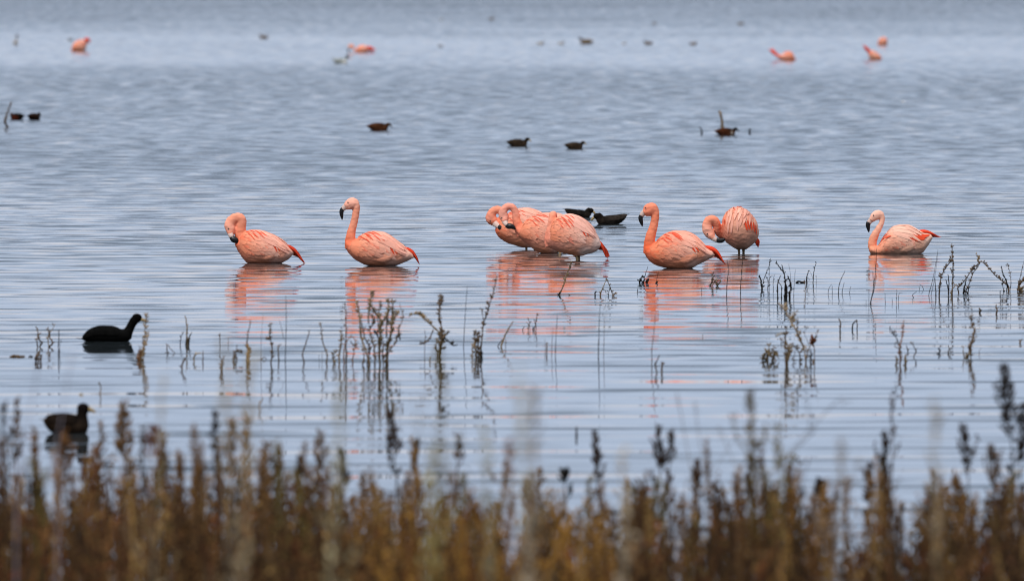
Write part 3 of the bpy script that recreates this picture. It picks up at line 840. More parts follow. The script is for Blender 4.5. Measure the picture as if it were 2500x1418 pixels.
# far birds, each only a few pixels long
GREYB = dict(body='6a5d50', back='5d5147', breast='7a6c5c', head='4c433b', flank='74675a', rear='544a42')
for px_, py_, ln_, fc_, cc_, lb_ in (
        (643, 94, 26, -1, GREYB, 'tiny grey brown duck on its own between two far flamingos'),
        (1200, 49, 18, 1, GREYB, 'tiny brown duck far out in the dark ruffled water, left of the other two'),
        (1598, 60, 15, -1, GREYB, 'tiny round brown duck far out in the dark ruffled water, middle of three'),
        (1808, 61, 20, 1, GREYB, 'tiny brown duck far out in the dark ruffled water, right of the other two'),
        (1430, 107, 40, -1, dict(GREYB, body='6b5a44', flank='76634a'), 'longest brown duck of the row in the pale lane'),
        (1582, 109, 26, -1, dict(GREYB, body='6b5a44'), 'plump brown duck, middle of the three brown ones in the pale lane'),
        (1693, 110, 23, 1, dict(GREYB, body='5b4538'), 'small brown duck at the right end of the row in the pale lane'),
        (1320, 109, 22, 1, dict(GREYB, body='a8a39c', back='a29d98', flank='b5b0aa', head='8f8a84'), 'pale grey waterbird at the left end of the row in the pale lane'),
        (1370, 109, 20, 1, dict(GREYB, body='a8a39c', back='a29d98', flank='b5b0aa', head='857f79'), 'pale grey waterbird just left of the longest brown duck'),
        (1524, 108, 14, 1, dict(GREYB, body='aca8a4', back='a8a4a0', flank='b5b0aa', head='9a958f'), 'faint pale waterbird between the longest and the plump brown duck'),
        (1075, 115, 15, -1, dict(GREYB, body='7b7a76', back='74736f', flank='8a8985', head='6b6a66'), 'small grey waterbird right of the gull, seen end on'),
        (172, 99, 16, -1, dict(GREYB, body='737a7a', back='6b7272', flank='808585', head='5a5f60'), 'small grey waterbird just behind the leftmost far flamingo'),
        (1077, 50, 14, 1, dict(GREYB, body='b5bac0', back='b0b5bb', flank='c0c5ca', head='7b7d80'), 'faint whitish waterbird far out in the dark ruffled water'),
        (2205, 250, 13, 1, dict(GREYB, body='e6e8f0', back='e6e8f0', flank='eceef4', head='e2e4ec', breast='eceef4', rear='d9dbe2'), 'small white waterbird alone in the ruffled water on the right')):
    waterbird('waterbird', lb_, 'waterbird', FARD, px_, py_, ln_, fc_, .02, cc_, M_BLACK, parts=ln_ > 24)
waterbird('gull', 'grey gull with a white neck and dark hood below a far flamingo', 'gull', None, 833, 155, 46, 1, .05,
          dict(body='9aa09e', back='8c9391', breast='e8e8e4', head='2b2b2d', flank='a5aaa8', rear='5d6362'), M_BLACK, tail_up=.10)
# pale upright bird at the left edge of the lane
def grebe():
    wp = on_water(38, 108); S = F / wp[1]
    r = tag(empty('grebe', tuple(wp)), 'thin pale grebe with an upright neck far out at the left', 'waterbird', FARD)
    g = Geo(); k = 1 / S
    b = Body([(-7 * k, 3 * k), (-4 * k, 7 * k), (2 * k, 8 * k), (6 * k, 3 * k)], [(-7 * k, 3 * k), (-3 * k, -2 * k), (3 * k, -2 * k), (6 * k, 3 * k)], .05)
    b.mesh(g, 14, 12)
    nk = catmull(np.array([[3 * k, 0, 4 * k, 2.6 * k], [2 * k, 0, 12 * k, 2.0 * k], [3 * k, 0, 20 * k, 2.2 * k]]), 8)
    g.tube(nk[:, :3], nk[:, 3], 8); g.ellipsoid((3.6 * k, 0, 21 * k), (3.6 * k, 2.2 * k, 2.4 * k))
    fuse(g, 'body', M_DUCK, r, .012, 2, [(np.array([0, 0, 3 * k]), .1, lin('9d958c')), (np.array([3 * k, 0, 21 * k]), .06, lin('5f554d'))])
    gb = Geo(); gb.tube(np.array([[6 * k, 0, 21 * k], [10 * k, 0, 20.4 * k]]), [1 * k, .3 * k], 6); gb.obj('bill', M_BLACK, r)
grebe()

# far flamingos: heads down or neck low
def far_flamingo(label, origin, top, bot, neck=None, head=None, tail=None, front_left=True, w=.14, bill=None, pal=None):
    return flamingo(dict(label=label, group=FAR, zoom=(0, 0, 1.0), origin=origin, top=top, bot=bot, neck=neck, head=head, tail=tail, front_left=front_left, w=w,
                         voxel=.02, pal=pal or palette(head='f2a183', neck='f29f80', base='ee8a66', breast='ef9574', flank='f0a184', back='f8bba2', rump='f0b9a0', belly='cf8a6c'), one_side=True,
                         bill=bill[0] if bill else None, tip=bill[1] if bill else None,
                         lay=dict(coverts=((.15, .6, 3, .5, 1.5, 4, .25, .1, .03),), long=((.4, .2, .8, 3, .25, .045, .2),), flight=((.6, 1.1, .16, .03, .2), (.7, .9, .16, .03, .15)), streak=((.3, .5, .1, .018, .3), (.42, .6, .12, .018, .35))),
                         tailw=.03))
far_flamingo('far flamingo furthest left, head under water and rump raised', (194, 125),
    [(175, 116), (179, 108), (188, 100), (198, 97), (207, 98), (213, 106)], [(175, 116), (178, 123), (188, 128), (202, 128), (209, 122), (213, 106)],
    tail=((206, 101), (211, 99), (216, 98), (0, 7), (0, 5), 4), neck=[(180, 118, 9), (176, 124, 6), (175, 130, 5)])
far_flamingo('far flamingo with its head held low in front, left of the middle', (884, 128),
    [(870, 124), (872, 117), (880, 111), (888, 110), (896, 114), (903, 120)], [(870, 124), (874, 130), (884, 132), (896, 130), (903, 120)],
    tail=((898, 117), (904, 120), (912, 122), (0, 5), (0, 4), 3), neck=[(874, 125, 7), (868, 126, 5), (864, 120, 5), (861, 112, 6), (856, 111, 7)], head=(855, 114, 6, 5, -35),
    bill=([(852, 118, 5), (851, 121, 4.5)], [(851, 120, 4.5), (850, 126, 4), (852, 131, 2)]))
far_flamingo('far flamingo with red tail cocked high and back humped', (1912, 148),
    [(1893, 132), (1900, 134), (1910, 133), (1918, 126), (1926, 125), (1935, 130), (1941, 142)], [(1893, 132), (1897, 142), (1910, 148), (1922, 153), (1935, 151), (1941, 142)],
    tail=((1899, 138), (1892, 131), (1883, 124), (8, 8), (7, 4), 5), front_left=False, neck=[(1936, 142, 9), (1941, 148, 7), (1942, 155, 5)])
far_flamingo('far flamingo tipping forward with a raised pointed tail, right side', (2136, 146),
    [(2119, 133), (2122, 126), (2128, 123), (2138, 127), (2148, 135), (2153, 142)], [(2119, 133), (2122, 143), (2130, 149), (2142, 150), (2150, 148), (2153, 142)],
    tail=((2125, 130), (2119, 123), (2112, 118), (6, 4), (5, 2), 4), front_left=False, neck=[(2148, 143, 8), (2152, 148, 6), (2153, 153, 5)],
    pal=palette(flank='dd9c80', back='eab09a', belly='b5775c', rump='d89a80', breast='dd9272'))
far_flamingo('smallest far flamingo, round and furthest out on the right', (2156, 110),
    [(2143, 105), (2147, 96), (2154, 91), (2162, 92), (2168, 102)], [(2143, 105), (2147, 111), (2155, 114), (2164, 111), (2168, 102)], w=.13, neck=[(2146, 106, 7), (2143, 111, 5), (2143, 115, 4)])

# ------------------------------------------------------------------ dead plants standing in the water
TWIG = lin('4f4032'); DARKT = lin('151210'); TAN = lin('76644c'); PALE = lin('978870'); OLIVE = lin('5a4c36')
WPLANT = 'dead plants standing in the shallow water'
pr = random.Random(3)
def stem_geo(g, P, r0, r1, c, n=None, wob=0.0, sides=5):
    C_ = catmull(np.array(P, float), n or max(5, 5 * len(P)))
    m = len(C_)
    R = np.linspace(r0, r1, m)
    if wob:
        nz = np.random.default_rng(int(abs(C_[0, 0]) * 1e4) % 99991)
        C_ = C_ + nz.normal(0, wob, C_.shape) * np.linspace(0.2, 1, m)[:, None]
        R = R * nz.uniform(.75, 1.3, m)
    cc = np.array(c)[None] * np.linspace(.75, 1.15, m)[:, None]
    g.tube(C_, R, sides, cc)
    return C_
def bud(g, p, d, ln, w, c):
    """a small pointed bud or curled leaf"""
    d = d / max(1e-9, np.linalg.norm(d))
    s = np.cross(d, [0.3, 1, 0.2]); s /= max(1e-9, np.linalg.norm(s)); t = np.cross(d, s)
    V = [p, p + d * ln * .5 + s * w, p + d * ln * .45 + t * w, p + d * ln * .55 - s * w, p + d * ln * .5 - t * w, p + d * ln]
    g.add(V, [(0, 2, 1), (0, 3, 2), (0, 4, 3), (0, 1, 4), (5, 1, 2), (5, 2, 3), (5, 3, 4), (5, 4, 1)], c)

def water_plant(label, base, stems, name='dead_plant', cat='plant', group=WPLANT):
    """stems: (list of photo points from foot to tip, thickness px, colour, buds per stem, bud size px)"""
    wp = on_water(*base); S = F / wp[1]
    def loc(p, y): return [(p[0] - base[0]) / S, y, (base[1] - p[1]) / S]
    single = len(stems) == 1 and not stems[0][3]
    root = None if single else tag(empty(name, tuple(wp)), label, cat, group)
    gb = Geo()
    for (pts, th, c, nb, bs) in stems:
        y0 = pr.uniform(-.05, .05)
        yy = y0
        P = []
        for i, p in enumerate(pts):
            P.append(loc(p, yy)); yy += pr.uniform(-.03, .03)
        low = P[0][2]
        if abs(low) < .12: P.insert(0, [P[0][0], P[0][1], min(low, 0) - .06])       # foot below the surface
        g = Geo()
        r = th / S / 2 * (.98 if th > 2.5 else .85)
        c = np.array(c) * pr.uniform(.8, 1.2)
        C_ = stem_geo(g, P, r * 1.15, r * .55, c, wob=r * .3)
        o = g.obj('stem' if not single else name, M_TWIG, root, loc=tuple(wp) if single else None)
        if single: tag(o, label, cat, group)
        for q in range(int(nb * 1.7)):
            i = pr.randrange(int(len(C_) * .3), len(C_) - 1)
            dd = np.array([pr.uniform(-1, 1), pr.uniform(-.7, .7), pr.uniform(.2, 1.1)])
            cc = np.array(c) * pr.uniform(.8, 1.9) + .01
            b_ = bs / S * pr.uniform(.6, 1.4)
            bud(gb, C_[i], dd, b_, b_ * .21, cc)
    if gb.v:
        o = gb.obj('buds', M_TWIG, root, smooth=False); o['kind'] = 'stuff'
    return root

D_, T_, N_, P_, O_ = DARKT, TWIG, TAN, PALE, OLIVE
water_plant('black forked twigs with a dark stump, left of the right hand twig cluster', (1860, 706), [
    ([(1860, 704), (1858, 690), (1854, 671)], 5, D_, 3, 8), ([(1861, 706), (1865, 683), (1872, 665), (1878, 648), (1882, 630)], 2.2, D_, 8, 5),
    ([(1874, 703), (1875, 690), (1868, 668)], 2, D_, 2, 5), ([(1875, 700), (1878, 680), (1886, 672)], 1.8, D_, 2, 5), ([(1888, 706), (1889, 680), (1891, 670)], 2, D_, 1, 4), ([(1878, 690), (1878, 665), (1880, 640)], 1.6, D_, 4, 4)])
water_plant('tallest black twig cluster with a bent Y shaped stem in the right hand shallows', (1917, 728), [
    ([(1899, 722), (1899, 690), (1906, 672)], 4, D_, 2, 7), ([(1917, 722), (1917, 690), (1914, 667), (1905, 655), (1895, 638)], 4.5, D_, 6, 6), ([(1914, 667), (1911, 655), (1909, 647)], 3, D_, 0, 0),
    ([(1920, 700), (1918, 685), (1923, 680), (1930, 690), (1932, 710)], 4, D_, 4, 8), ([(1908, 714), (1907, 698), (1901, 688)], 3, D_, 1, 6), ([(1928, 724), (1931, 700), (1931, 690)], 4, D_, 5, 8),
    ([(1930, 700), (1930, 670), (1926, 645)], 1.6, D_, 0, 0), ([(1938, 708), (1940, 680), (1942, 657)], 1.6, D_, 0, 0), ([(1919, 708), (1926, 698), (1931, 690)], 2.5, D_, 2, 6), ([(1930, 708), (1940, 704)], 3, D_, 1, 6)])
def float_stick(label, x0, x1, y, th, c, bend=1.5, name='driftwood', cat='stick'):
    wp = on_water((x0 + x1) / 2, y); S = F / wp[1]
    g = Geo(); h = (x1 - x0) / 2 / S
    C_ = catmull(np.array([[-h, 0, .002], [-.3 * h, .03, .004 + bend / S], [.4 * h, -.02, .004], [h, .02, .006]]), 12)
    R = th / S / 2 * np.array([.5, .8, 1, 1.1, .9, .8, 1, 1.05, .95, .9, .8, .5])
    g.tube(C_, R, 7, np.array(c)[None] * np.linspace(.8, 1.2, 12)[:, None])
    tag(g.obj(name, M_TWIG, loc=tuple(wp)), label, cat)
float_stick('short black stick floating between two twig clusters', 1943, 1964, 690, 4.5, D_)
water_plant('pair of thin black upright twigs behind the floating black stick', (1975, 690), [
    ([(1970, 690), (1970, 677), (1974, 660)], 3, D_, 2, 5), ([(1985, 690), (1986, 670), (1990, 650), (1993, 640)], 2.6, D_, 3, 5), ([(1970, 676), (1976, 683), (1974, 686)], 1.6, D_, 0, 0), ([(1993, 702), (1993, 672)], 1.4, D_, 1, 3), ([(1984, 678), (1977, 662)], 1.2, D_, 0, 0)])
water_plant('single thin dark stem with a leaf tuft in front of the floating black stick', (1966, 722), [([(1966, 722), (1966, 700), (1964, 683)], 2.4, T_, 4, 6)])
water_plant('leaning thin black stems alone in open water left of the palest flamingo', (2047, 716), [
    ([(2047, 716), (2050, 690), (2056, 676), (2063, 661)], 2.4, D_, 0, 0), ([(2056, 711), (2058, 700), (2061, 689)], 2, D_, 1, 4), ([(2022, 711), (2024, 702), (2029, 694)], 1.8, D_, 0, 0), ([(2032, 713), (2032, 698)], 1.8, D_, 0, 0), ([(2074, 714), (2075, 707), (2077, 699)], 1.8, D_, 1, 5)])
water_plant('upright dark reed stems standing in front of the palest flamingo', (2125, 742), [
    ([(2125, 742), (2131, 710), (2136, 670), (2140, 606)], 2.4, D_, 0, 0), ([(2126, 740), (2132, 700), (2130, 662)], 2.2, D_, 0, 0), ([(2126, 738), (2134, 705), (2139, 670)], 2, D_, 0, 0), ([(2121, 730), (2121, 706)], 1.4, D_, 0, 0), ([(2114, 746), (2114, 732)], 1.6, D_, 0, 0)])
water_plant('row of short broken twigs in the pink reflection of the palest flamingo', (2185, 740), [
    ([(2162, 738), (2161, 716)], 1.8, D_, 0, 0), ([(2178, 738), (2178, 728)], 1.8, D_, 0, 0), ([(2188, 740), (2189, 720), (2189, 706)], 1.8, D_, 2, 4), ([(2194, 728), (2195, 716), (2204, 715)], 1.6, D_, 0, 0)])
water_plant('bent twig like a tick right of the short broken twigs', (2231, 726), [([(2231, 726), (2227, 722), (2232, 716), (2238, 712)], 2, D_, 0, 0)])
water_plant('two tiny curved twigs left of the tall budded twigs', (2250, 708), [([(2245, 708), (2244, 699)], 1.8, D_, 0, 0), ([(2255, 708), (2252, 700), (2246, 694)], 2.2, D_, 0, 0)])
water_plant('tall budded twig cluster right of the palest flamingo, two straight stems leaning', (2296, 722), [
    ([(2267, 726), (2276, 690), (2284, 650), (2291, 610)], 1.7, D_, 0, 0), ([(2273, 726), (2280, 690), (2286, 650), (2290, 625)], 1.5, D_, 0, 0), ([(2285, 716), (2284, 695), (2283, 680)], 3, D_, 0, 0),
    ([(2293, 712), (2295, 690), (2297, 674), (2308, 655), (2318, 640), (2326, 626)], 3.4, T_, 26, 8), ([(2297, 674), (2294, 666)], 2.2, N_, 4, 6), ([(2316, 716), (2313, 696), (2309, 683)], 3, D_, 0, 0), ([(2316, 716), (2317, 690), (2315, 671)], 3.2, D_, 0, 0),
    ([(2325, 720), (2326, 690), (2327, 660), (2326, 625), (2324, 596)], 3, T_, 30, 6), ([(2327, 675), (2324, 665), (2321, 654)], 2, T_, 4, 5), ([(2325, 704), (2331, 696), (2328, 690)], 3, N_, 3, 7)])
water_plant('budded twigs leaning together like a tent, dark curved foot', (2355, 716), [
    ([(2340, 710), (2338, 704), (2345, 697), (2356, 683), (2372, 660), (2391, 638)], 3.2, T_, 24, 7), ([(2353, 718), (2355, 700), (2360, 684)], 5, D_, 3, 8), ([(2357, 712), (2365, 695), (2374, 670), (2392, 642)], 2.6, T_, 18, 6), ([(2391, 642), (2388, 628), (2385, 620)], 2.4, N_, 12, 6), ([(2364, 706), (2365, 700)], 4, D_, 3, 8)])
water_plant('long budded twig arching down to a black forked root on the right', (2462, 710), [
    ([(2463, 710), (2462, 698), (2450, 688), (2430, 672), (2412, 652), (2394, 636)], 3.2, T_, 26, 7), ([(2462, 705), (2455, 683), (2448, 668), (2444, 650)], 3.8, D_, 4, 5), ([(2466, 710), (2468, 690), (2465, 665), (2459, 642)], 2.2, T_, 8, 6), ([(2449, 712), (2448, 700), (2443, 690)], 2.4, D_, 3, 7), ([(2457, 712), (2459, 700), (2455, 692)], 2.6, D_, 3, 6)])
water_plant('thin twig with a forked tip in front of the arching twig', (2443, 734), [([(2443, 734), (2442, 722), (2445, 708)], 2, D_, 2, 4), ([(2443, 722), (2439, 710)], 1.4, D_, 0, 0)])
water_plant('coiled brown twig clump cut by the right edge of the picture', (2492, 712), [
    ([(2484, 708), (2489, 680), (2496, 650), (2500, 636)], 2.4, T_, 5, 6), ([(2490, 712), (2488, 700), (2495, 688), (2502, 685)], 6, T_, 14, 10), ([(2496, 714), (2493, 704), (2500, 698)], 6, N_, 10, 9)])
for (x, y, h, lb) in ((2392, 763, 12, 'stubby brown knob of dead stalk below the tent of twigs'), (2433, 766, 17, 'short thin stub with a flat top right of the brown knob'), (2490, 838, 9, 'tiny dark stub near the right edge')):
    water_plant(lb, (x, y), [([(x, y), (x + 1, y - h * .5), (x - 1, y - h)], 5, T_, 3, 7)])
water_plant('large forked brown plant with a rusty leaf, right of the pink reflections', (1966, 884), [
    ([(1968, 882), (1964, 855), (1954, 828), (1940, 800), (1924, 772), (1911, 745)], 4.4, N_, 34, 11), ([(1912, 762), (1906, 755), (1905, 745)], 2.4, N_, 5, 8), ([(1934, 792), (1937, 775), (1943, 760)], 2.8, N_, 9, 8), ([(1948, 810), (1947, 790), (1948, 774)], 2, T_, 5, 7),
    ([(1969, 868), (1978, 845), (1990, 822), (2000, 803)], 2.8, T_, 6, 8), ([(1976, 850), (1970, 828), (1964, 812), (1972, 797)], 1.8, T_, 3, 6), ([(1985, 826), (1982, 834), (1984, 842)], 8, lin('5c3018'), 8, 14), ([(1980, 882), (1981, 850)], 4, D_, 4, 9), ([(1988, 892), (1988, 860), (1987, 842)], 3.4, T_, 5, 8),
    ([(1953, 880), (1952, 862), (1943, 850), (1930, 838)], 3.6, T_, 8, 9), ([(1938, 882), (1941, 862), (1944, 850)], 2.2, T_, 4, 7)])
water_plant('upright tan stalk with drooping leaves, left part of the forked plant group', (1920, 894), [
    ([(1919, 894), (1918, 860), (1917, 830), (1921, 799)], 4, T_, 10, 10), ([(1922, 892), (1926, 860), (1920, 832)], 7, N_, 14, 14), ([(1918, 812), (1908, 815), (1894, 822)], 2, P_, 5, 8), ([(1908, 848), (1907, 835), (1906, 826)], 2.4, T_, 4, 8)])
water_plant('low olive tangle of curled stems beside the upright tan stalk', (1880, 880), [
    ([(1862, 880), (1864, 865), (1874, 858), (1880, 872)], 4, O_, 14, 10), ([(1874, 880), (1878, 862), (1876, 838)], 2.4, O_, 5, 8), ([(1888, 880), (1889, 860), (1889, 842)], 3.4, T_, 8, 9), ([(1885, 878), (1893, 864), (1902, 876)], 4, O_, 12, 10), ([(1870, 878), (1880, 866), (1890, 878)], 4, O_, 12, 10)])
water_plant('lone straight stub with a rounded top between the right hand plants', (2051, 809), [([(2051, 809), (2052, 792), (2049, 777)], 4.4, T_, 2, 5)])
water_plant('small hairpin bent twig right of the lone straight stub', (2086, 803), [([(2081, 803), (2082, 792), (2091, 781)], 4.2, D_, 2, 6), ([(2091, 807), (2093, 794), (2091, 781)], 3.4, T_, 2, 5)])
water_plant('tiny dark stub left of the slender forked plant', (2173, 801), [([(2173, 801), (2172, 795)], 3, D_, 0, 0)])
water_plant('slender forked reddish plant in the right hand calm water', (2198, 892), [
    ([(2198, 872), (2197, 850), (2202, 825), (2206, 805), (2207, 782)], 3.4, lin('6a4a38'), 16, 8), ([(2196, 842), (2188, 824), (2176, 804)], 3, D_, 5, 8), ([(2194, 850), (2186, 846), (2186, 836), (2193, 836)], 2.4, T_, 8, 8), ([(2188, 872), (2187, 868)], 6, O_, 4, 8), ([(2211, 870), (2212, 866)], 6, O_, 4, 8)])
water_plant('short leaning twig right of the slender forked plant', (2217, 858), [([(2217, 858), (2214, 850), (2213, 842)], 2.8, T_, 3, 6)])
water_plant('crooked bare twig bending right then left beside the slender forked plant', (2232, 871), [([(2230, 871), (2236, 858), (2230, 845), (2224, 833)], 3.4, T_, 5, 6)])
water_plant('tiny hooked black stub, left of two in the calm water', (2292, 862), [([(2292, 862), (2294, 856), (2290, 848)], 4.5, D_, 3, 7)])
water_plant('tiny arched brown stub, right of two in the calm water', (2317, 862), [([(2314, 862), (2318, 850), (2322, 862)], 3.4, T_, 3, 7)])
water_plant('tall feathery plant with many side shoots near the right bank', (2366, 874), [
    ([(2364, 874), (2368, 855), (2374, 835), (2379, 808), (2373, 790), (2370, 772)], 3.8, T_, 34, 9), ([(2372, 840), (2382, 825), (2384, 812)], 2.4, N_, 8, 8), ([(2370, 838), (2366, 828), (2368, 818)], 2, T_, 6, 7), ([(2354, 873), (2352, 858), (2353, 846)], 3, O_, 4, 8), ([(2358, 872), (2362, 866)], 8, O_, 8, 10)])
water_plant('tiny checkmark shaped twig right of the tall feathery plant', (2391, 864), [([(2391, 864), (2390, 858), (2395, 849)], 1.8, T_, 0, 0)])
# middle
water_plant('slanting smooth stem left of the big brown bush', (743, 886), [([(743, 886), (739, 866), (748, 835), (757, 805)], 3.6, T_, 2, 5)])
water_plant('thin tan stem with a spindle tip left of the big brown bush', (797, 886), [([(797, 886), (799, 868), (790, 840), (786, 815), (784, 787)], 3.4, N_, 8, 8), ([(786, 884), (787, 855)], 1.6, T_, 0, 0), ([(780, 884), (779, 864)], 1.6, T_, 0, 0)])
water_plant('curly brown tangle looping over the water at the left of the bush', (838, 886), [
    ([(829, 890), (829, 860), (833, 840), (832, 806)], 4.4, N_, 12, 9), ([(845, 890), (845, 850), (845, 800), (843, 738)], 3.2, T_, 12, 7), ([(845, 845), (840, 825), (832, 806)], 2.6, T_, 3, 7), ([(842, 848), (850, 828), (861, 823), (868, 838), (867, 848)], 3.2, lin('6f4c2c'), 6, 8), ([(815, 880), (813, 868), (820, 858), (832, 850)], 4, O_, 8, 9), ([(861, 878), (864, 860), (866, 846)], 2.8, lin('6f4c2c'), 5, 7), ([(855, 832), (866, 845), (874, 836)], 2.4, T_, 6, 8)])
water_plant('big brown bushy plant with many upright branches, the largest in the water', (918, 890), [
    ([(902, 888), (895, 860), (884, 830), (879, 780), (876, 755), (872, 735)], 5, N_, 24, 9), ([(897, 888), (903, 855), (888, 815), (884, 790)], 4, T_, 12, 9), ([(928, 886), (926, 850), (930, 800), (927, 775), (915, 762), (908, 748)], 6, O_, 28, 11),
    ([(928, 800), (922, 775), (926, 755), (928, 737)], 3, T_, 10, 8), ([(900, 790), (900, 760), (905, 735), (906, 710)], 4, N_, 26, 9), ([(903, 800), (912, 790), (906, 770)], 3, T_, 10, 9), ([(944, 890), (946, 850), (955, 815), (958, 780), (959, 733)], 6.5, O_, 34, 11), ([(944, 825), (944, 790), (948, 760), (948, 730)], 4, N_, 20, 9),
    ([(930, 800), (940, 775), (948, 750)], 3, N_, 12, 9), ([(955, 800), (964, 775), (975, 762)], 3, N_, 12, 9), ([(950, 858), (966, 835), (975, 800), (984, 775), (980, 755), (976, 741)], 2.8, T_, 16, 9), ([(915, 888), (914, 850), (905, 820), (901, 795)], 4, T_, 16, 10), ([(936, 886), (934, 855), (938, 830)], 3.4, T_, 10, 9), ([(926, 826), (918, 812), (914, 804)], 4, D_, 6, 10), ([(977, 829), (976, 820), (979, 814)], 3.6, D_, 3, 7), ([(886, 884), (890, 860), (880, 840)], 3, T_, 8, 8)])
water_plant('plant with an upright tufted spike and one arm drooping left, right of the bush', (1075, 872), [
    ([(1074, 872), (1076, 840), (1080, 810), (1076, 790), (1073, 778), (1074, 745), (1078, 720)], 5, T_, 44, 10), ([(1074, 866), (1078, 830), (1078, 812)], 9, O_, 20, 12), ([(1074, 812), (1058, 797), (1040, 782), (1022, 768), (1010, 766), (998, 772)], 4, N_, 30, 9), ([(1058, 805), (1046, 828), (1036, 838), (1022, 840)], 3.2, T_, 10, 8), ([(1080, 826), (1092, 814), (1098, 808)], 4.5, O_, 3, 7), ([(1084, 822), (1098, 836), (1108, 843), (1116, 842)], 4.4, D_, 6, 9), ([(1037, 838), (1038, 820), (1037, 806)], 2, T_, 2, 5), ([(1066, 856), (1064, 840), (1068, 824)], 3.2, O_, 8, 9)])
water_plant('tall hair thin straight stem right of the tufted spike', (1132, 846), [([(1132, 846), (1134, 800), (1137, 750), (1141, 698)], 2, D_, 0, 0)])
water_plant('long curved budded stem rising from a clump of brown stumps', (1168, 872), [
    ([(1172, 872), (1176, 835), (1180, 795), (1190, 760), (1197, 735), (1205, 712), (1214, 672)], 3.8, T_, 22, 10), ([(1163, 868), (1160, 835), (1157, 806)], 5, T_, 12, 10), ([(1168, 870), (1167, 840), (1166, 812)], 5, T_, 14, 10), ([(1153, 862), (1154, 846), (1158, 836)], 4, N_, 8, 9), ([(1182, 790), (1177, 765), (1174, 752)], 2, T_, 4, 6), ([(1176, 868), (1174, 850)], 6, D_, 4, 8)])
water_plant('tiny lone stub in front of the tufted spike', (1049, 884), [([(1049, 884), (1050, 870)], 4, O_, 3, 6)])
water_plant('thick straight stick leaning right with a broken top', (1222, 846), [([(1224, 846), (1232, 822), (1243, 800), (1254, 784)], 5, N_, 3, 5), ([(1216, 844), (1224, 833), (1232, 822)], 3, D_, 0, 0), ([(1234, 840), (1234, 822)], 2, T_, 3, 5)])
water_plant('small branching dry twig pair below the trio of flamingos', (1298, 805), [
    ([(1290, 805), (1293, 790), (1288, 775)], 2.2, T_, 5, 6), ([(1292, 792), (1284, 786)], 1.6, T_, 1, 4), ([(1306, 806), (1308, 790), (1311, 768)], 2.4, T_, 6, 6), ([(1308, 792), (1302, 780)], 1.8, T_, 2, 5), ([(1302, 802), (1308, 796)], 3, D_, 2, 6), ([(1278, 800), (1281, 797)], 3, T_, 2, 5)])
water_plant('two hair thin stems standing side by side below the trio of flamingos', (1352, 866), [([(1347, 852), (1348, 830), (1350, 800)], 1.8, T_, 0, 0), ([(1356, 872), (1357, 830), (1361, 770)], 2.4, D_, 0, 0), ([(1330, 838), (1330, 828)], 1.6, T_, 0, 0), ([(1335, 842), (1335, 836)], 4, T_, 2, 6)])
water_plant('knotted stem leaning right in the reflection of the trio', (1368, 721), [([(1366, 720), (1373, 704), (1382, 680), (1388, 660), (1396, 638)], 3.4, N_, 12, 7), ([(1364, 722), (1366, 714)], 4.5, D_, 3, 7), ([(1391, 724), (1390, 718)], 4, T_, 2, 7)])
water_plant('tent of two twigs meeting at the top, right of the knotted stem', (1480, 722), [
    ([(1465, 722), (1472, 702), (1481, 682)], 3.2, N_, 3, 6), ([(1496, 722), (1489, 700), (1480, 678)], 2.8, T_, 4, 6), ([(1470, 708), (1476, 708), (1480, 718)], 2, T_, 2, 5), ([(1486, 718), (1488, 706)], 2.4, D_, 3, 6), ([(1498, 722), (1500, 716)], 4, T_, 4, 7), ([(1454, 713), (1457, 711)], 4, D_, 1, 5)])
water_plant('two hair thin stems in open water between the two straight necked reflections', (1464, 868), [([(1461, 872), (1462, 820), (1465, 742)], 2.6, D_, 0, 0), ([(1474, 862), (1475, 820), (1476, 770)], 1.8, T_, 0, 0)])
water_plant('low black weed clump in front of the deepest orange flamingo', (1570, 692), [
    ([(1562, 690), (1563, 682), (1566, 677)], 5, D_, 5, 9), ([(1570, 694), (1572, 684)], 6, D_, 6, 9), ([(1579, 692), (1580, 683)], 5, D_, 5, 8), ([(1572, 688), (1575, 672), (1582, 650)], 2, D_, 0, 0)])
water_plant('small dark weed with a thin curved stem in the orange reflection', (1604, 692), [([(1604, 692), (1604, 680), (1608, 664)], 1.8, D_, 0, 0), ([(1602, 692), (1606, 687)], 4.5, D_, 3, 6)])
water_plant('tiny black stub left of the orange reflection', (1556, 714), [([(1556, 714), (1557, 704)], 2.6, D_, 0, 0)])
water_plant('low tangle of brown weed beside the orange reflection', (1745, 698), [
    ([(1736, 700), (1737, 690), (1741, 678), (1740, 668)], 3, T_, 8, 8), ([(1736, 692), (1748, 690)], 3, T_, 5, 7), ([(1752, 708), (1753, 695), (1760, 688)], 4, O_, 7, 9), ([(1742, 684), (1752, 686), (1760, 684)], 1.8, N_, 3, 6)])
water_plant('hair thin wavy stem, left of two by the flamingo seen from behind', (1774, 724), [([(1774, 724), (1775, 690), (1778, 660), (1775, 634)], 2.4, D_, 0, 0)])
water_plant('hair thin wavy stem, right of two by the flamingo seen from behind', (1808, 724), [([(1808, 722), (1808, 700), (1810, 670), (1813, 632)], 2.4, D_, 3, 4)])
water_plant('tiny vertical twig below the orange reflection', (1713, 714), [([(1713, 714), (1713, 700)], 1.8, D_, 0, 0)])
water_plant('long hair thin stem rising through the orange reflection', (1592, 890), [([(1592, 890), (1591, 860), (1596, 815), (1600, 764)], 2.4, T_, 0, 0)])
water_plant('two stubby tapering twigs at the foot of the long hair thin stem', (1610, 910), [([(1604, 910), (1600, 893), (1605, 878), (1610, 866)], 4, T_, 4, 6), ([(1616, 914), (1617, 895), (1621, 884)], 5.4, T_, 5, 7)])
water_plant('tiny stub in open water right of the long hair thin stem', (1716, 826), [([(1716, 826), (1715, 815)], 2.4, T_, 0, 0)])
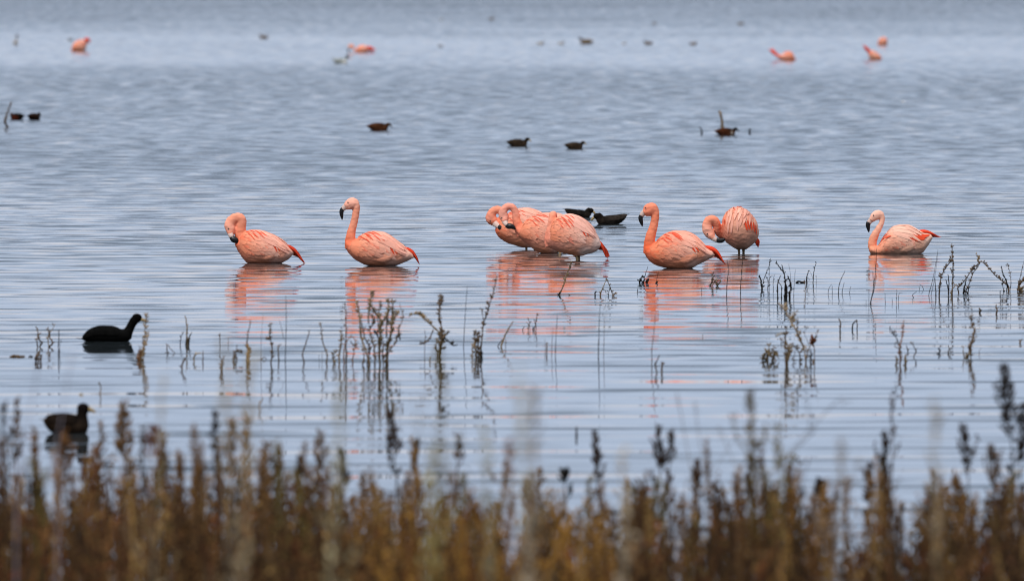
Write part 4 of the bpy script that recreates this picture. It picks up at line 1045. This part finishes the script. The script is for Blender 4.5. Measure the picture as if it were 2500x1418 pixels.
# left
water_plant('hooked brown weed, left of two beside the coot', (95, 846), [([(98, 844), (103, 838), (95, 826), (94, 816), (90, 800)], 4.2, T_, 8, 7), ([(92, 844), (90, 832), (94, 820)], 3.2, T_, 6, 7)])
water_plant('twisted brown weed with a forked top, right of two beside the coot', (124, 846), [([(120, 846), (129, 838), (122, 822), (121, 812), (117, 798)], 4.6, T_, 8, 7), ([(121, 812), (128, 804), (136, 790)], 3.2, N_, 5, 8)])
water_plant('thin black upright stem beside the twisted brown weed', (143, 866), [([(143, 866), (143, 830), (144, 804)], 3.2, D_, 0, 0), ([(146, 846), (149, 826)], 1.8, D_, 2, 4)])
water_plant('modelled reflection ring of the hooked brown weed, left of the coot', (94, 882), [([(88, 882), (87, 872), (94, 864), (101, 872), (99, 882)], 5.4, T_, 10, 8), ([(94, 868), (94, 858)], 3.4, T_, 4, 7)])  # mirror image of the hooked weed, built as a ring of stems
float_stick('scrap of brown weed floating at the far left', 24, 60, 872, 7, lin('5d4528'))
float_stick('small dark scrap floating beside the modelled reflection ring', 70, 80, 872, 4, D_)
water_plant('tall budded weed right in front of the coot with a rusty foot', (345, 880), [
    ([(344, 880), (350, 855), (353, 830), (355, 800), (358, 765)], 3.6, N_, 34, 9), ([(352, 845), (360, 825), (363, 805)], 2.6, N_, 14, 8), ([(350, 840), (348, 822)], 2.4, T_, 8, 8), ([(338, 884), (341, 872), (346, 860)], 8, lin('5c3c1e'), 10, 11), ([(340, 850), (338, 842)], 2, T_, 2, 6)])
water_plant('thick stub with a pale top and two bent arms, right of the coot', (457, 842), [([(459, 842), (457, 820), (457, 800), (453, 770)], 5, N_, 5, 6), ([(461, 842), (463, 822), (469, 810)], 3.4, D_, 3, 6), ([(441, 834), (444, 818), (450, 810)], 2.6, D_, 2, 6), ([(454, 844), (455, 826)], 5, D_, 3, 6)])
water_plant('broken twig bent like an upside down V, left side', (416, 862), [([(410, 862), (408, 850), (409, 841), (418, 852), (428, 861)], 2.8, T_, 4, 6), ([(404, 862), (407, 859)], 4, T_, 2, 5)])
water_plant('short leaf like stub below the broken twig', (445, 902), [([(445, 902), (445, 888), (452, 875)], 5, T_, 4, 8)])
water_plant('pale curled leaf caught on a short stem', (494, 882), [([(496, 882), (496, 855)], 3.4, T_, 2, 6), ([(476, 868), (482, 862), (492, 862)], 5, P_, 2, 9)])
water_plant('thin twig with a side shoot among the left hand stubs', (537, 844), [([(537, 844), (537, 826), (538, 812)], 2.6, T_, 3, 6), ([(558, 830), (558, 822)], 2, T_, 0, 0)])
water_plant('short Y shaped brown stub left of the corn like head', (540, 906), [([(540, 906), (541, 885), (548, 868)], 4.4, T_, 6, 8), ([(541, 884), (537, 870)], 3, T_, 2, 6)])
water_plant('spiky little weed just left of the corn like head', (580, 880), [([(570, 882), (570, 855)], 2.6, T_, 4, 6), ([(577, 866), (577, 842)], 2.4, T_, 3, 6), ([(576, 858), (592, 862)], 3, T_, 8, 9)])
water_plant('stout brown stalk like a corn cob standing in the water', (605, 886), [([(605, 886), (606, 862), (605, 840)], 11, lin('6b5233'), 12, 9), ([(603, 838), (606, 815), (613, 783)], 3, T_, 3, 6)])
water_plant('small curled leaf floating right of the corn like head', (644, 878), [([(638, 878), (646, 872), (652, 877)], 3, T_, 3, 7)])
water_plant('tall budded stem with a leafy knot right of the corn like head', (662, 886), [([(662, 886), (665, 850), (660, 825), (660, 788)], 3.8, T_, 16, 8), ([(660, 828), (648, 828)], 4, T_, 6, 9), ([(638, 860), (638, 835), (643, 764)], 1.6, T_, 0, 0)])
water_plant('very long hair thin stem between the bush and the leftmost row flamingo', (697, 880), [([(697, 880), (698, 830), (699, 780), (698, 722)], 2.4, D_, 0, 0), ([(692, 826), (687, 800), (681, 780)], 1.6, T_, 0, 0), ([(682, 842), (686, 840)], 4, T_, 1, 5)])
water_plant('slender leaf standing alone in the left hand calm water', (245, 962), [([(244, 962), (245, 945), (242, 932)], 4, N_, 2, 6)])
water_plant('small seed fluff floating above the teal', (200, 964), [([(195, 964), (203, 961)], 4, P_, 4, 6)])
water_plant('small curled leaf above the fringe, left of the middle', (637, 1004), [([(636, 1004), (633, 990), (641, 972)], 4.4, N_, 2, 7)])
water_plant('tiny black bud stub floating in the calm water', (1408, 1064), [([(1408, 1064), (1407, 1054), (1409, 1042)], 6, D_, 2, 7)])
water_plant('split dark leaf floating below the tufted spike', (1085, 998), [([(1078, 1000), (1084, 994), (1096, 988)], 3, D_, 4, 8), ([(1082, 998), (1092, 1000)], 2.6, D_, 2, 7)])
# sticks and stubs out among the resting ducks
water_plant('bent dark stick leaning right, standing alone at the far left', (16, 312), [([(18, 311), (13, 300), (18, 278), (28, 249)], 6, T_, 3, 6)], name='stick', cat='stick')
water_plant('upright weathered stick rising behind the chestnut sided duck', (1762, 330), [([(1764, 330), (1763, 300), (1757, 270)], 9, N_, 2, 7)], name='stick', cat='stick')
water_plant('small curved black twig left of the chestnut sided duck', (1712, 327), [([(1713, 327), (1713, 318), (1708, 311)], 5, D_, 0, 0)], name='stick', cat='stick')
water_plant('tiny black stump right of the chestnut sided duck', (1830, 327), [([(1830, 327), (1831, 315)], 7, D_, 0, 0)], name='stick', cat='stick')
# ------------------------------------------------------------------ dry vegetation along the bank, close to the camera
BR = [lin('6b4f30'), lin('563f27'), lin('7a5c38'), lin('413021'), lin('917447'), lin('664628')]
OCH, OLV, DRK, GRY = lin('86622e'), lin('665a32'), lin('241a15'), lin('968a74')

def stalk_geo(h, lean, head0, head_w, c, seed, dens=1.0, rad=.004, ch=None):
    """a dead weed: stem with kinks, and the upper part set with ragged seed clusters; returns the two shapes"""
    r = random.Random(seed)
    g, hd = Geo(), Geo()
    n = 9
    P = []
    x = y = 0.0
    kx, ky = lean, r.uniform(-.06, .06)
    for i in range(n):
        t = i / (n - 1)
        P.append([kx * h * t ** 1.4 + r.uniform(-.006, .006), ky * h * t + r.uniform(-.006, .006), h * t])
    C_ = catmull(np.array(P), 16)
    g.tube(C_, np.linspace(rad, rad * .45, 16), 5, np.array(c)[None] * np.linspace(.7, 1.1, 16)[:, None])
    ch = np.array(c if ch is None else ch)
    i0 = int(head0 * 15)
    m = int((110 * (1 - head0) + 26) * dens)
    for q in range(m):
        f = r.random() ** .85
        j = i0 + f * (15 - i0)
        a = int(j); b = min(15, a + 1)
        p = C_[a] * (1 - (j - a)) + C_[b] * (j - a)
        prof = head_w * (1.0 - .75 * f) * r.uniform(.25, 1.1)
        an = r.uniform(0, 2 * math.pi)
        d = np.array([math.cos(an) * .7, math.sin(an) * .7, r.uniform(.5, 2.2)])
        ln = r.uniform(.012, .034)
        bud(hd, p + d * prof * .55 * np.array([1, 1, .3]), d, ln + prof * .5, ln * .22, ch * r.uniform(.5, 1.45))
    for q in range(r.randint(2, 5)):                      # side shoots
        j = r.uniform(.3, .85) * 15
        p = C_[int(j)]
        sg = r.choice((-1, 1))
        ln = r.uniform(.06, .2) * h
        Q = catmull(np.array([p, p + [sg * ln * .35, r.uniform(-.03, .03), ln * .5], p + [sg * ln * .45, r.uniform(-.04, .04), ln]]), 7)
        g.tube(Q, np.linspace(rad * .6, rad * .3, 7), 4, np.array(c))
        for w in range(int(7 * dens)):
            k = r.randrange(2, 7)
            d = np.array([r.uniform(-1, 1), r.uniform(-1, 1), r.uniform(.3, 1.3)])
            bud(hd, Q[k], d, r.uniform(.012, .026), .006, ch * r.uniform(.6, 1.3))
    return g, hd

FRINGE = 'dead seed stalks rising from the blurred bank fringe'
def ground_z(y):
    return float(np.interp(y, [-30, 0, 20, 40, 55, 66], [0.95, 0.9, 0.6, 0.28, 0.03, -0.12]))

def stalk(label, tip, D, lean=0.0, head=.55, width=16, c=None, ch=None, dens=1.0, seed=0, foot=None, rad=None):
    """one weed whose tip shows at the photo point tip, standing D metres away"""
    top = at_depth(tip[0], tip[1], D)
    gz = min(ground_z(D), -.02) if D > 56 else ground_z(D)
    h = top[2] - gz
    S = F / D
    g, hd = stalk_geo(h, lean, head, width / S * .85, c if c is not None else BR[seed % 6], seed + 100, dens, rad or 2.6 / S, ch)
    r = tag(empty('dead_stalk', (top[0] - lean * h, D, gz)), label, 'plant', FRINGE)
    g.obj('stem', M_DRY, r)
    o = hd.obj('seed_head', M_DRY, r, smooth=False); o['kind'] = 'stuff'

stalk('narrow brown seed stalk at the far left, left of the teal', (39, 976), 66, .01, .6, 24, BR[1], seed=1)
stalk('thin blackish bare stalk cut by the left edge', (8, 992), 60, -.05, .8, 8, DRK, seed=2)
stalk('reddish brown stalk covering the body of the teal', (160, 1060), 62, .02, .55, 46, BR[5], dens=1.6, seed=3)
stalk('broad pointed brown plume standing tallest right of the teal', (303, 990), 66, .0, .66, 50, BR[0], dens=2.4, seed=4)
stalk('rusty drooping head right of the broad pointed plume', (375, 1050), 62, .06, .8, 42, BR[5], lin('6a3c2a'), 1.4, seed=5)
stalk('pale lilac thin shoot rising above the rusty drooping head', (402, 900), 44, .05, .85, 10, GRY, seed=6, dens=.4)
stalk('narrow dark spike at the left end of the tan plume group', (524, 1012), 64, -.02, .75, 20, DRK, seed=7)
stalk('tan plume just right of the narrow dark spike', (565, 1030), 62, .0, .45, 34, BR[2], dens=1.6, seed=8)
stalk('tan plume with a ragged double top', (605, 1020), 62, .03, .5, 34, BR[2], dens=1.5, seed=9)
stalk('brown plume behind the pale stubble, left of the middle', (650, 1085), 62, .02, .4, 36, BR[0], dens=1.4, seed=10)
stalk('grey upright stub standing in the pale gap', (783, 1058), 66, .0, .7, 18, lin('6b5a4c'), seed=11)
stalk('dark round headed stalk below the grey stub', (735, 1122), 63, .02, .8, 24, DRK, seed=12)
stalk('blackish leaf shaped spike left of the leaning dark spike', (836, 1100), 66, -.01, .72, 24, DRK, dens=1.3, seed=13)
stalk('long dark spike leaning left above the middle of the fringe', (951, 1010), 70, -.09, .62, 22, DRK, lin('3a281c'), 1.4, seed=14)
stalk('slim grey shoot beside the long leaning dark spike', (1016, 1078), 68, .03, .7, 12, lin('5b5350'), seed=15)
stalk('single dark seed head leaning right in the middle of the fringe', (1122, 1068), 66, .06, .84, 20, lin('4a3526'), dens=1.2, seed=16)
stalk('thick brown club with a blunt top right of the middle', (1285, 1176), 64, -.02, .6, 32, BR[0], dens=1.8, seed=17)
stalk('reddish brown slim stalk standing behind the thick brown club', (1245, 1080), 48, .0, .5, 22, lin('7a5a44'), dens=.9, seed=18)
stalk('black seed pod on a thin stem in the right middle gap', (1380, 1150), 68, .0, .82, 22, lin('191614'), dens=1.4, seed=19)
stalk('long wavy dark stalk with a bent tip right of the middle', (1452, 1058), 68, -.05, .55, 22, lin('3a2a20'), dens=1.2, seed=20)
stalk('dark stalk with a knobbly top, left of a close pair', (1607, 1046), 68, -.02, .6, 24, lin('32231a'), dens=1.3, seed=21)
stalk('dark stalk with a small round top, right of a close pair', (1638, 1058), 67, .03, .75, 18, lin('3b2b20'), seed=22)
stalk('slim brown stalk with a black tip right of the close pair', (1704, 1128), 66, .0, .7, 18, lin('4a3524'), seed=23)
stalk('tall olive feathery plume, the bushiest on the right half', (1832, 960), 55, -.03, .35, 36, OLV, lin('5b4a24'), 1.9, seed=24)
stalk('olive side plume right of the bushiest plume', (1898, 1040), 54, -.04, .6, 22, OLV, dens=.8, seed=25)
stalk('dark hooked stalk in the right hand gap', (2003, 1176), 66, .03, .75, 30, lin('33261c'), dens=1.2, seed=26)
stalk('thin dark stalk with a fine whip top on the right', (2180, 960), 66, .02, .7, 8, lin('4a3b34'), dens=.5, seed=27)
stalk('dark brown feathered stalk left of the thin whip', (2160, 1062), 66, .0, .55, 24, lin('33241c'), dens=1.3, seed=28)
stalk('lower dark stalk left of the feathered one, leaning left', (2122, 1138), 65, -.03, .6, 26, lin('3b2b22'), dens=1.2, seed=29)
stalk('pale ghostly plume on the right, very close and blurred', (2286, 980), 40, .0, .6, 26, GRY, dens=.8, seed=30)
stalk('dark spike leaning left, left of the two big right hand spikes', (2352, 1042), 66, -.08, .65, 26, lin('33261d'), dens=1.4, seed=31)
stalk('grey brown arched spike between the two big right hand spikes', (2418, 1092), 64, -.05, .7, 22, lin('4e4036'), dens=1.1, seed=32)
stalk('biggest blackish club headed spike, tallest on the right', (2452, 898), 66, -.07, .62, 50, lin('241a15'), lin('2a1f19'), 2.6, seed=33)
stalk('dark side spike at the right edge beside the tallest spike', (2498, 990), 66, .03, .6, 34, lin('2a1e18'), dens=1.6, seed=34)
stalk('brown bushy plume below the arched spike', (2335, 1162), 64, -.04, .5, 42, BR[0], dens=1.8, seed=35)
# ghostly stems very close to the camera, lost in blur
for i, (x, y, D, w, c, lb) in enumerate((
        (546, 838, 36, 16, GRY, 'faint grey blurred stem above the tan plumes, left of two'), (606, 880, 36, 16, lin('b0a080'), 'faint tan blurred stem above the tan plumes, right of two'),
        (836, 925, 38, 24, lin('a09878'), 'faint olive blurred plume leaning right above the dark leaf shaped spike'), (1074, 860, 40, 22, OLV, 'faint olive blurred stem in front of the tufted water plant'),
        (1268, 884, 36, 30, lin('a09a88'), 'faint grey blurred plume, left of the tall pair in the middle'), (1306, 950, 40, 24, lin('8a7a66'), 'faint brown blurred plume, right of the tall pair in the middle'),
        (1062, 1090, 42, 46, lin('9a9062'), 'wide pale green blurred plume in the middle of the fringe'), (1190, 1050, 42, 26, lin('8a8468'), 'faint olive blurred stem just left of the tall pair'),
        (1520, 1110, 42, 20, lin('a59882'), 'faint tan blurred wisp right of the long wavy dark stalk'), (2054, 1075, 44, 14, lin('8f8a86'), 'faint straight grey blurred stem in the right hand gap'))):
    stalk(lb, (x, y), D, (-.03, .02, .04, 0)[i % 4], .45, w, c, dens=.8, seed=60 + i)
# thin curling grass stems on the right
for i, (pts, D, lb) in enumerate((
        ([(1962, 1200), (1950, 1110), (1900, 1130), (1868, 1180)], 58, None), )):
    pass
def grass_stem(label, pts, D, th, c):
    P = np.array([at_depth(x, y, D + 1.5 * math.sin(i)) for i, (x, y) in enumerate(pts)])
    b = P[0].copy(); b[2] = min(ground_z(D), b[2]) - .02
    P = np.vstack([b, P])
    g = Geo()
    C_ = catmull(P - P[0], 22)
    g.tube(C_, np.linspace(1, .4, 22) * th * D / F / 2, 5, np.array(c))
    tag(g.obj('grass_stem', M_DRY, loc=tuple(P[0])), label, 'grass stem', 'thin bare grass stems curling above the fringe')
GS = lin('6a625c')
grass_stem('thin bare stem curving right then up beside the bushiest olive plume', [(1860, 1250), (1880, 1160), (1930, 1110), (1975, 1040), (1965, 960)], 58, 4, GS)
grass_stem('long thin bare stem sweeping far right over the water', [(1865, 1250), (1905, 1130), (1980, 1045), (2060, 985), (2085, 975)], 58, 3.4, GS)
grass_stem('thin bare stem arching left of the bushiest olive plume', [(1800, 1250), (1800, 1150), (1780, 1100), (1760, 1080)], 58, 3, GS)
grass_stem('thin dark wavy stem left of the bushiest olive plume', [(1672, 1240), (1684, 1130), (1668, 1040), (1655, 990)], 60, 3.4, GS)
grass_stem('second thin dark wavy stem beside the slim brown stalk', [(1725, 1250), (1718, 1140), (1706, 1060), (1706, 1010)], 60, 3, GS)
grass_stem('thin bare stem crossing the gap from lower left to upper right', [(1740, 1250), (1730, 1170), (1760, 1120), (1800, 1090)], 60, 2.6, GS)
grass_stem('thin lilac stem rising beside the teal', [(140, 1180), (140, 1080), (160, 960), (172, 900)], 48, 4, lin('85808a'))
grass_stem('thin lilac stem leaning right at the far left', [(40, 1200), (60, 1080), (78, 980), (82, 900)], 48, 4, lin('85808a'))

# the dense rest of the fringe: individual stalks repeated, largest in front, then the mass behind and between
proto = []
for i in range(14):
    c = [BR[0], BR[1], BR[2], BR[3], BR[4], BR[5], OCH, OLV, lin('4e3420'), lin('7a5a34')][i % 10]
    proto.append(stalk_geo(1.0, random.uniform(-.08, .08), random.uniform(.15, .5), random.uniform(.012, .03), c, 500 + i, 1.5, .0045))
pm = []
for i, (g, hd) in enumerate(proto):
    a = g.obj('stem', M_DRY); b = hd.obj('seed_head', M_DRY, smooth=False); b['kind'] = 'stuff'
    pm.append((a, b))
env_x = [0, 100, 200, 300, 400, 480, 560, 650, 760, 860, 960, 1040, 1120, 1220, 1320, 1400, 1480, 1560, 1650, 1740, 1830, 1900, 2000, 2100, 2200, 2300, 2400, 2500]
env_y = [1065, 1085, 1100, 1095, 1105, 1095, 1055, 1080, 1140, 1160, 1165, 1175, 1175, 1175, 1185, 1205, 1195, 1165, 1170, 1155, 1115, 1150, 1190, 1185, 1180, 1165, 1155, 1130]
cl = np.random.default_rng(77)
_cx = np.arange(-480, 2990, 24.0)
_ch = cl.normal(0, 1, len(_cx)); _ct = cl.uniform(0, 1, len(_cx))     # clumps: how tall and how dark each one is
def clump(px): return float(np.interp(px, _cx, _ch)), float(np.interp(px, _cx, _ct))
fr = random.Random(21)
used = set()
MARKS = [(39, 'narrow spike left of the teal'), (160, 'reddish stalk over the teal'), (303, 'broad pointed plume'), (375, 'rusty drooping head'), (524, 'narrow dark spike'),
         (605, 'ragged double plume'), (735, 'dark round head'), (836, 'leaf shaped spike'), (951, 'long leaning spike'), (1122, 'single leaning seed head'), (1285, 'thick brown club'),
         (1380, 'black seed pod'), (1460, 'long wavy stalk'), (1620, 'close dark pair'), (1704, 'black tipped stalk'), (1832, 'bushiest olive plume'), (2003, 'dark hooked stalk'),
         (2160, 'feathered dark stalk'), (2286, 'pale ghostly plume'), (2352, 'left leaning spike'), (2452, 'tallest blackish spike')]
TONE = ['mid brown', 'dark brown', 'warm brown', 'blackish brown', 'light tan', 'rusty brown', 'ochre', 'olive brown', 'umber', 'sandy brown']
given = {}
n_fringe = 0
while n_fringe < 210:
    px = fr.uniform(-40, 2540)
    D = fr.uniform(52, 68)
    ty = float(np.interp(px, env_x, env_y)) + abs(fr.gauss(0, 1)) * 95 + fr.uniform(-70, 20) - 30 * clump(px)[0]
    if ty > 1400: continue
    top = at_depth(px, ty, D)
    gz = min(ground_z(D), -.02) if D > 56 else ground_z(D)
    h = top[2] - gz
    if h < .2: continue
    k = fr.randrange(len(pm))
    r = empty('dry_stalk', (top[0], D, gz))
    mk = min(MARKS, key=lambda m_: abs(m_[0] - px))
    tall = 'tall' if ty < float(np.interp(px, env_x, env_y)) + 40 else 'short'
    lb_ = f"{tall} {TONE[k % 10]} fringe stalk, {'left' if px < mk[0] else 'right'} below the {mk[1]}"
    given[lb_] = given.get(lb_, 0) + 1
    if given[lb_] > 1: lb_ = lb_.replace('fringe stalk', {2: 'second fringe stalk', 3: 'third fringe stalk', 4: 'fourth fringe stalk', 5: 'fifth fringe stalk'}.get(given[lb_], 'further fringe stalk'))
    tag(r, lb_, 'plant', 'dry brown stalks packed along the bank')
    first = k not in used
    for src in pm[k]:
        o = src if first else src.copy()
        if not first: col.objects.link(o)
        o.parent = r
    used.add(k)
    r.scale = (1.0, 1.0, h)
    r.rotation_euler = (0, 0, fr.uniform(0, 6.28))
    n_fringe += 1
for k, (a, b) in enumerate(pm):
    if k not in used:
        bpy.data.objects.remove(a); bpy.data.objects.remove(b)

def undergrowth():
    """the low mass of dead stems and litter nobody could count"""
    V, Fc, Cc = [], [], []
    nv = 0
    q = np.random.default_rng(5)
    n = 4000
    for i in range(n):
        px = q.uniform(-420, 2920); D = q.uniform(50, 68)
        ch_, ct_ = clump(px)
        low = q.random() < .5
        ty = float(np.interp(px, env_x, env_y)) + (150 + abs(q.normal(0, 90)) if low else 45 + abs(q.normal(0, 110)) - 40 * ch_)
        if not low and q.random() < .75 and ch_ < -.25: continue            # gaps between the clumps
        top = at_depth(px, ty, D)
        gz = min(ground_z(D), -.02) if D > 56 else ground_z(D)
        h = top[2] - gz
        if h < .08: continue
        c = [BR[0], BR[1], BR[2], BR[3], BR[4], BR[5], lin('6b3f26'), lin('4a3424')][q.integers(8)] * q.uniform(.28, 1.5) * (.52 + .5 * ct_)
        if 900 < px < 1500 and q.random() < .5: c = OCH * q.uniform(.7, 1.2)
        lean = q.normal(0, .13)
        m = 6
        t = np.linspace(0, 1, m)
        X = top[0] + lean * h * (t - 1) + q.normal(0, .014, m)
        Yp = D + q.normal(0, .05) * t
        Z = gz + h * t
        w = q.uniform(.002, .0075) * np.linspace(1.2, .5, m)
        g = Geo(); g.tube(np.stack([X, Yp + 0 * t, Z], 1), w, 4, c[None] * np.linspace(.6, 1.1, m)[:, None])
        for b_ in range(q.integers(5, 16)):
            k = q.uniform(.25, 1)
            p = np.array([np.interp(k, t, X), np.interp(k, t, Yp + 0 * t), gz + h * k])
            d = np.array([q.uniform(-1, 1), q.uniform(-1, 1), q.uniform(.2, 1.5)])
            l_ = q.uniform(.015, .055)
            bud(g, p, d, l_, l_ * .17, c * q.uniform(.6, 1.4))
        V.extend(g.v); Fc.extend([tuple(x + nv for x in f) for f in g.f]); Cc.extend(g.c); nv = len(V)
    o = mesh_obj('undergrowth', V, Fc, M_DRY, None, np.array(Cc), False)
    tag(o, 'dense mass of dry brown stems and litter along the bank', kind='stuff')
undergrowth()
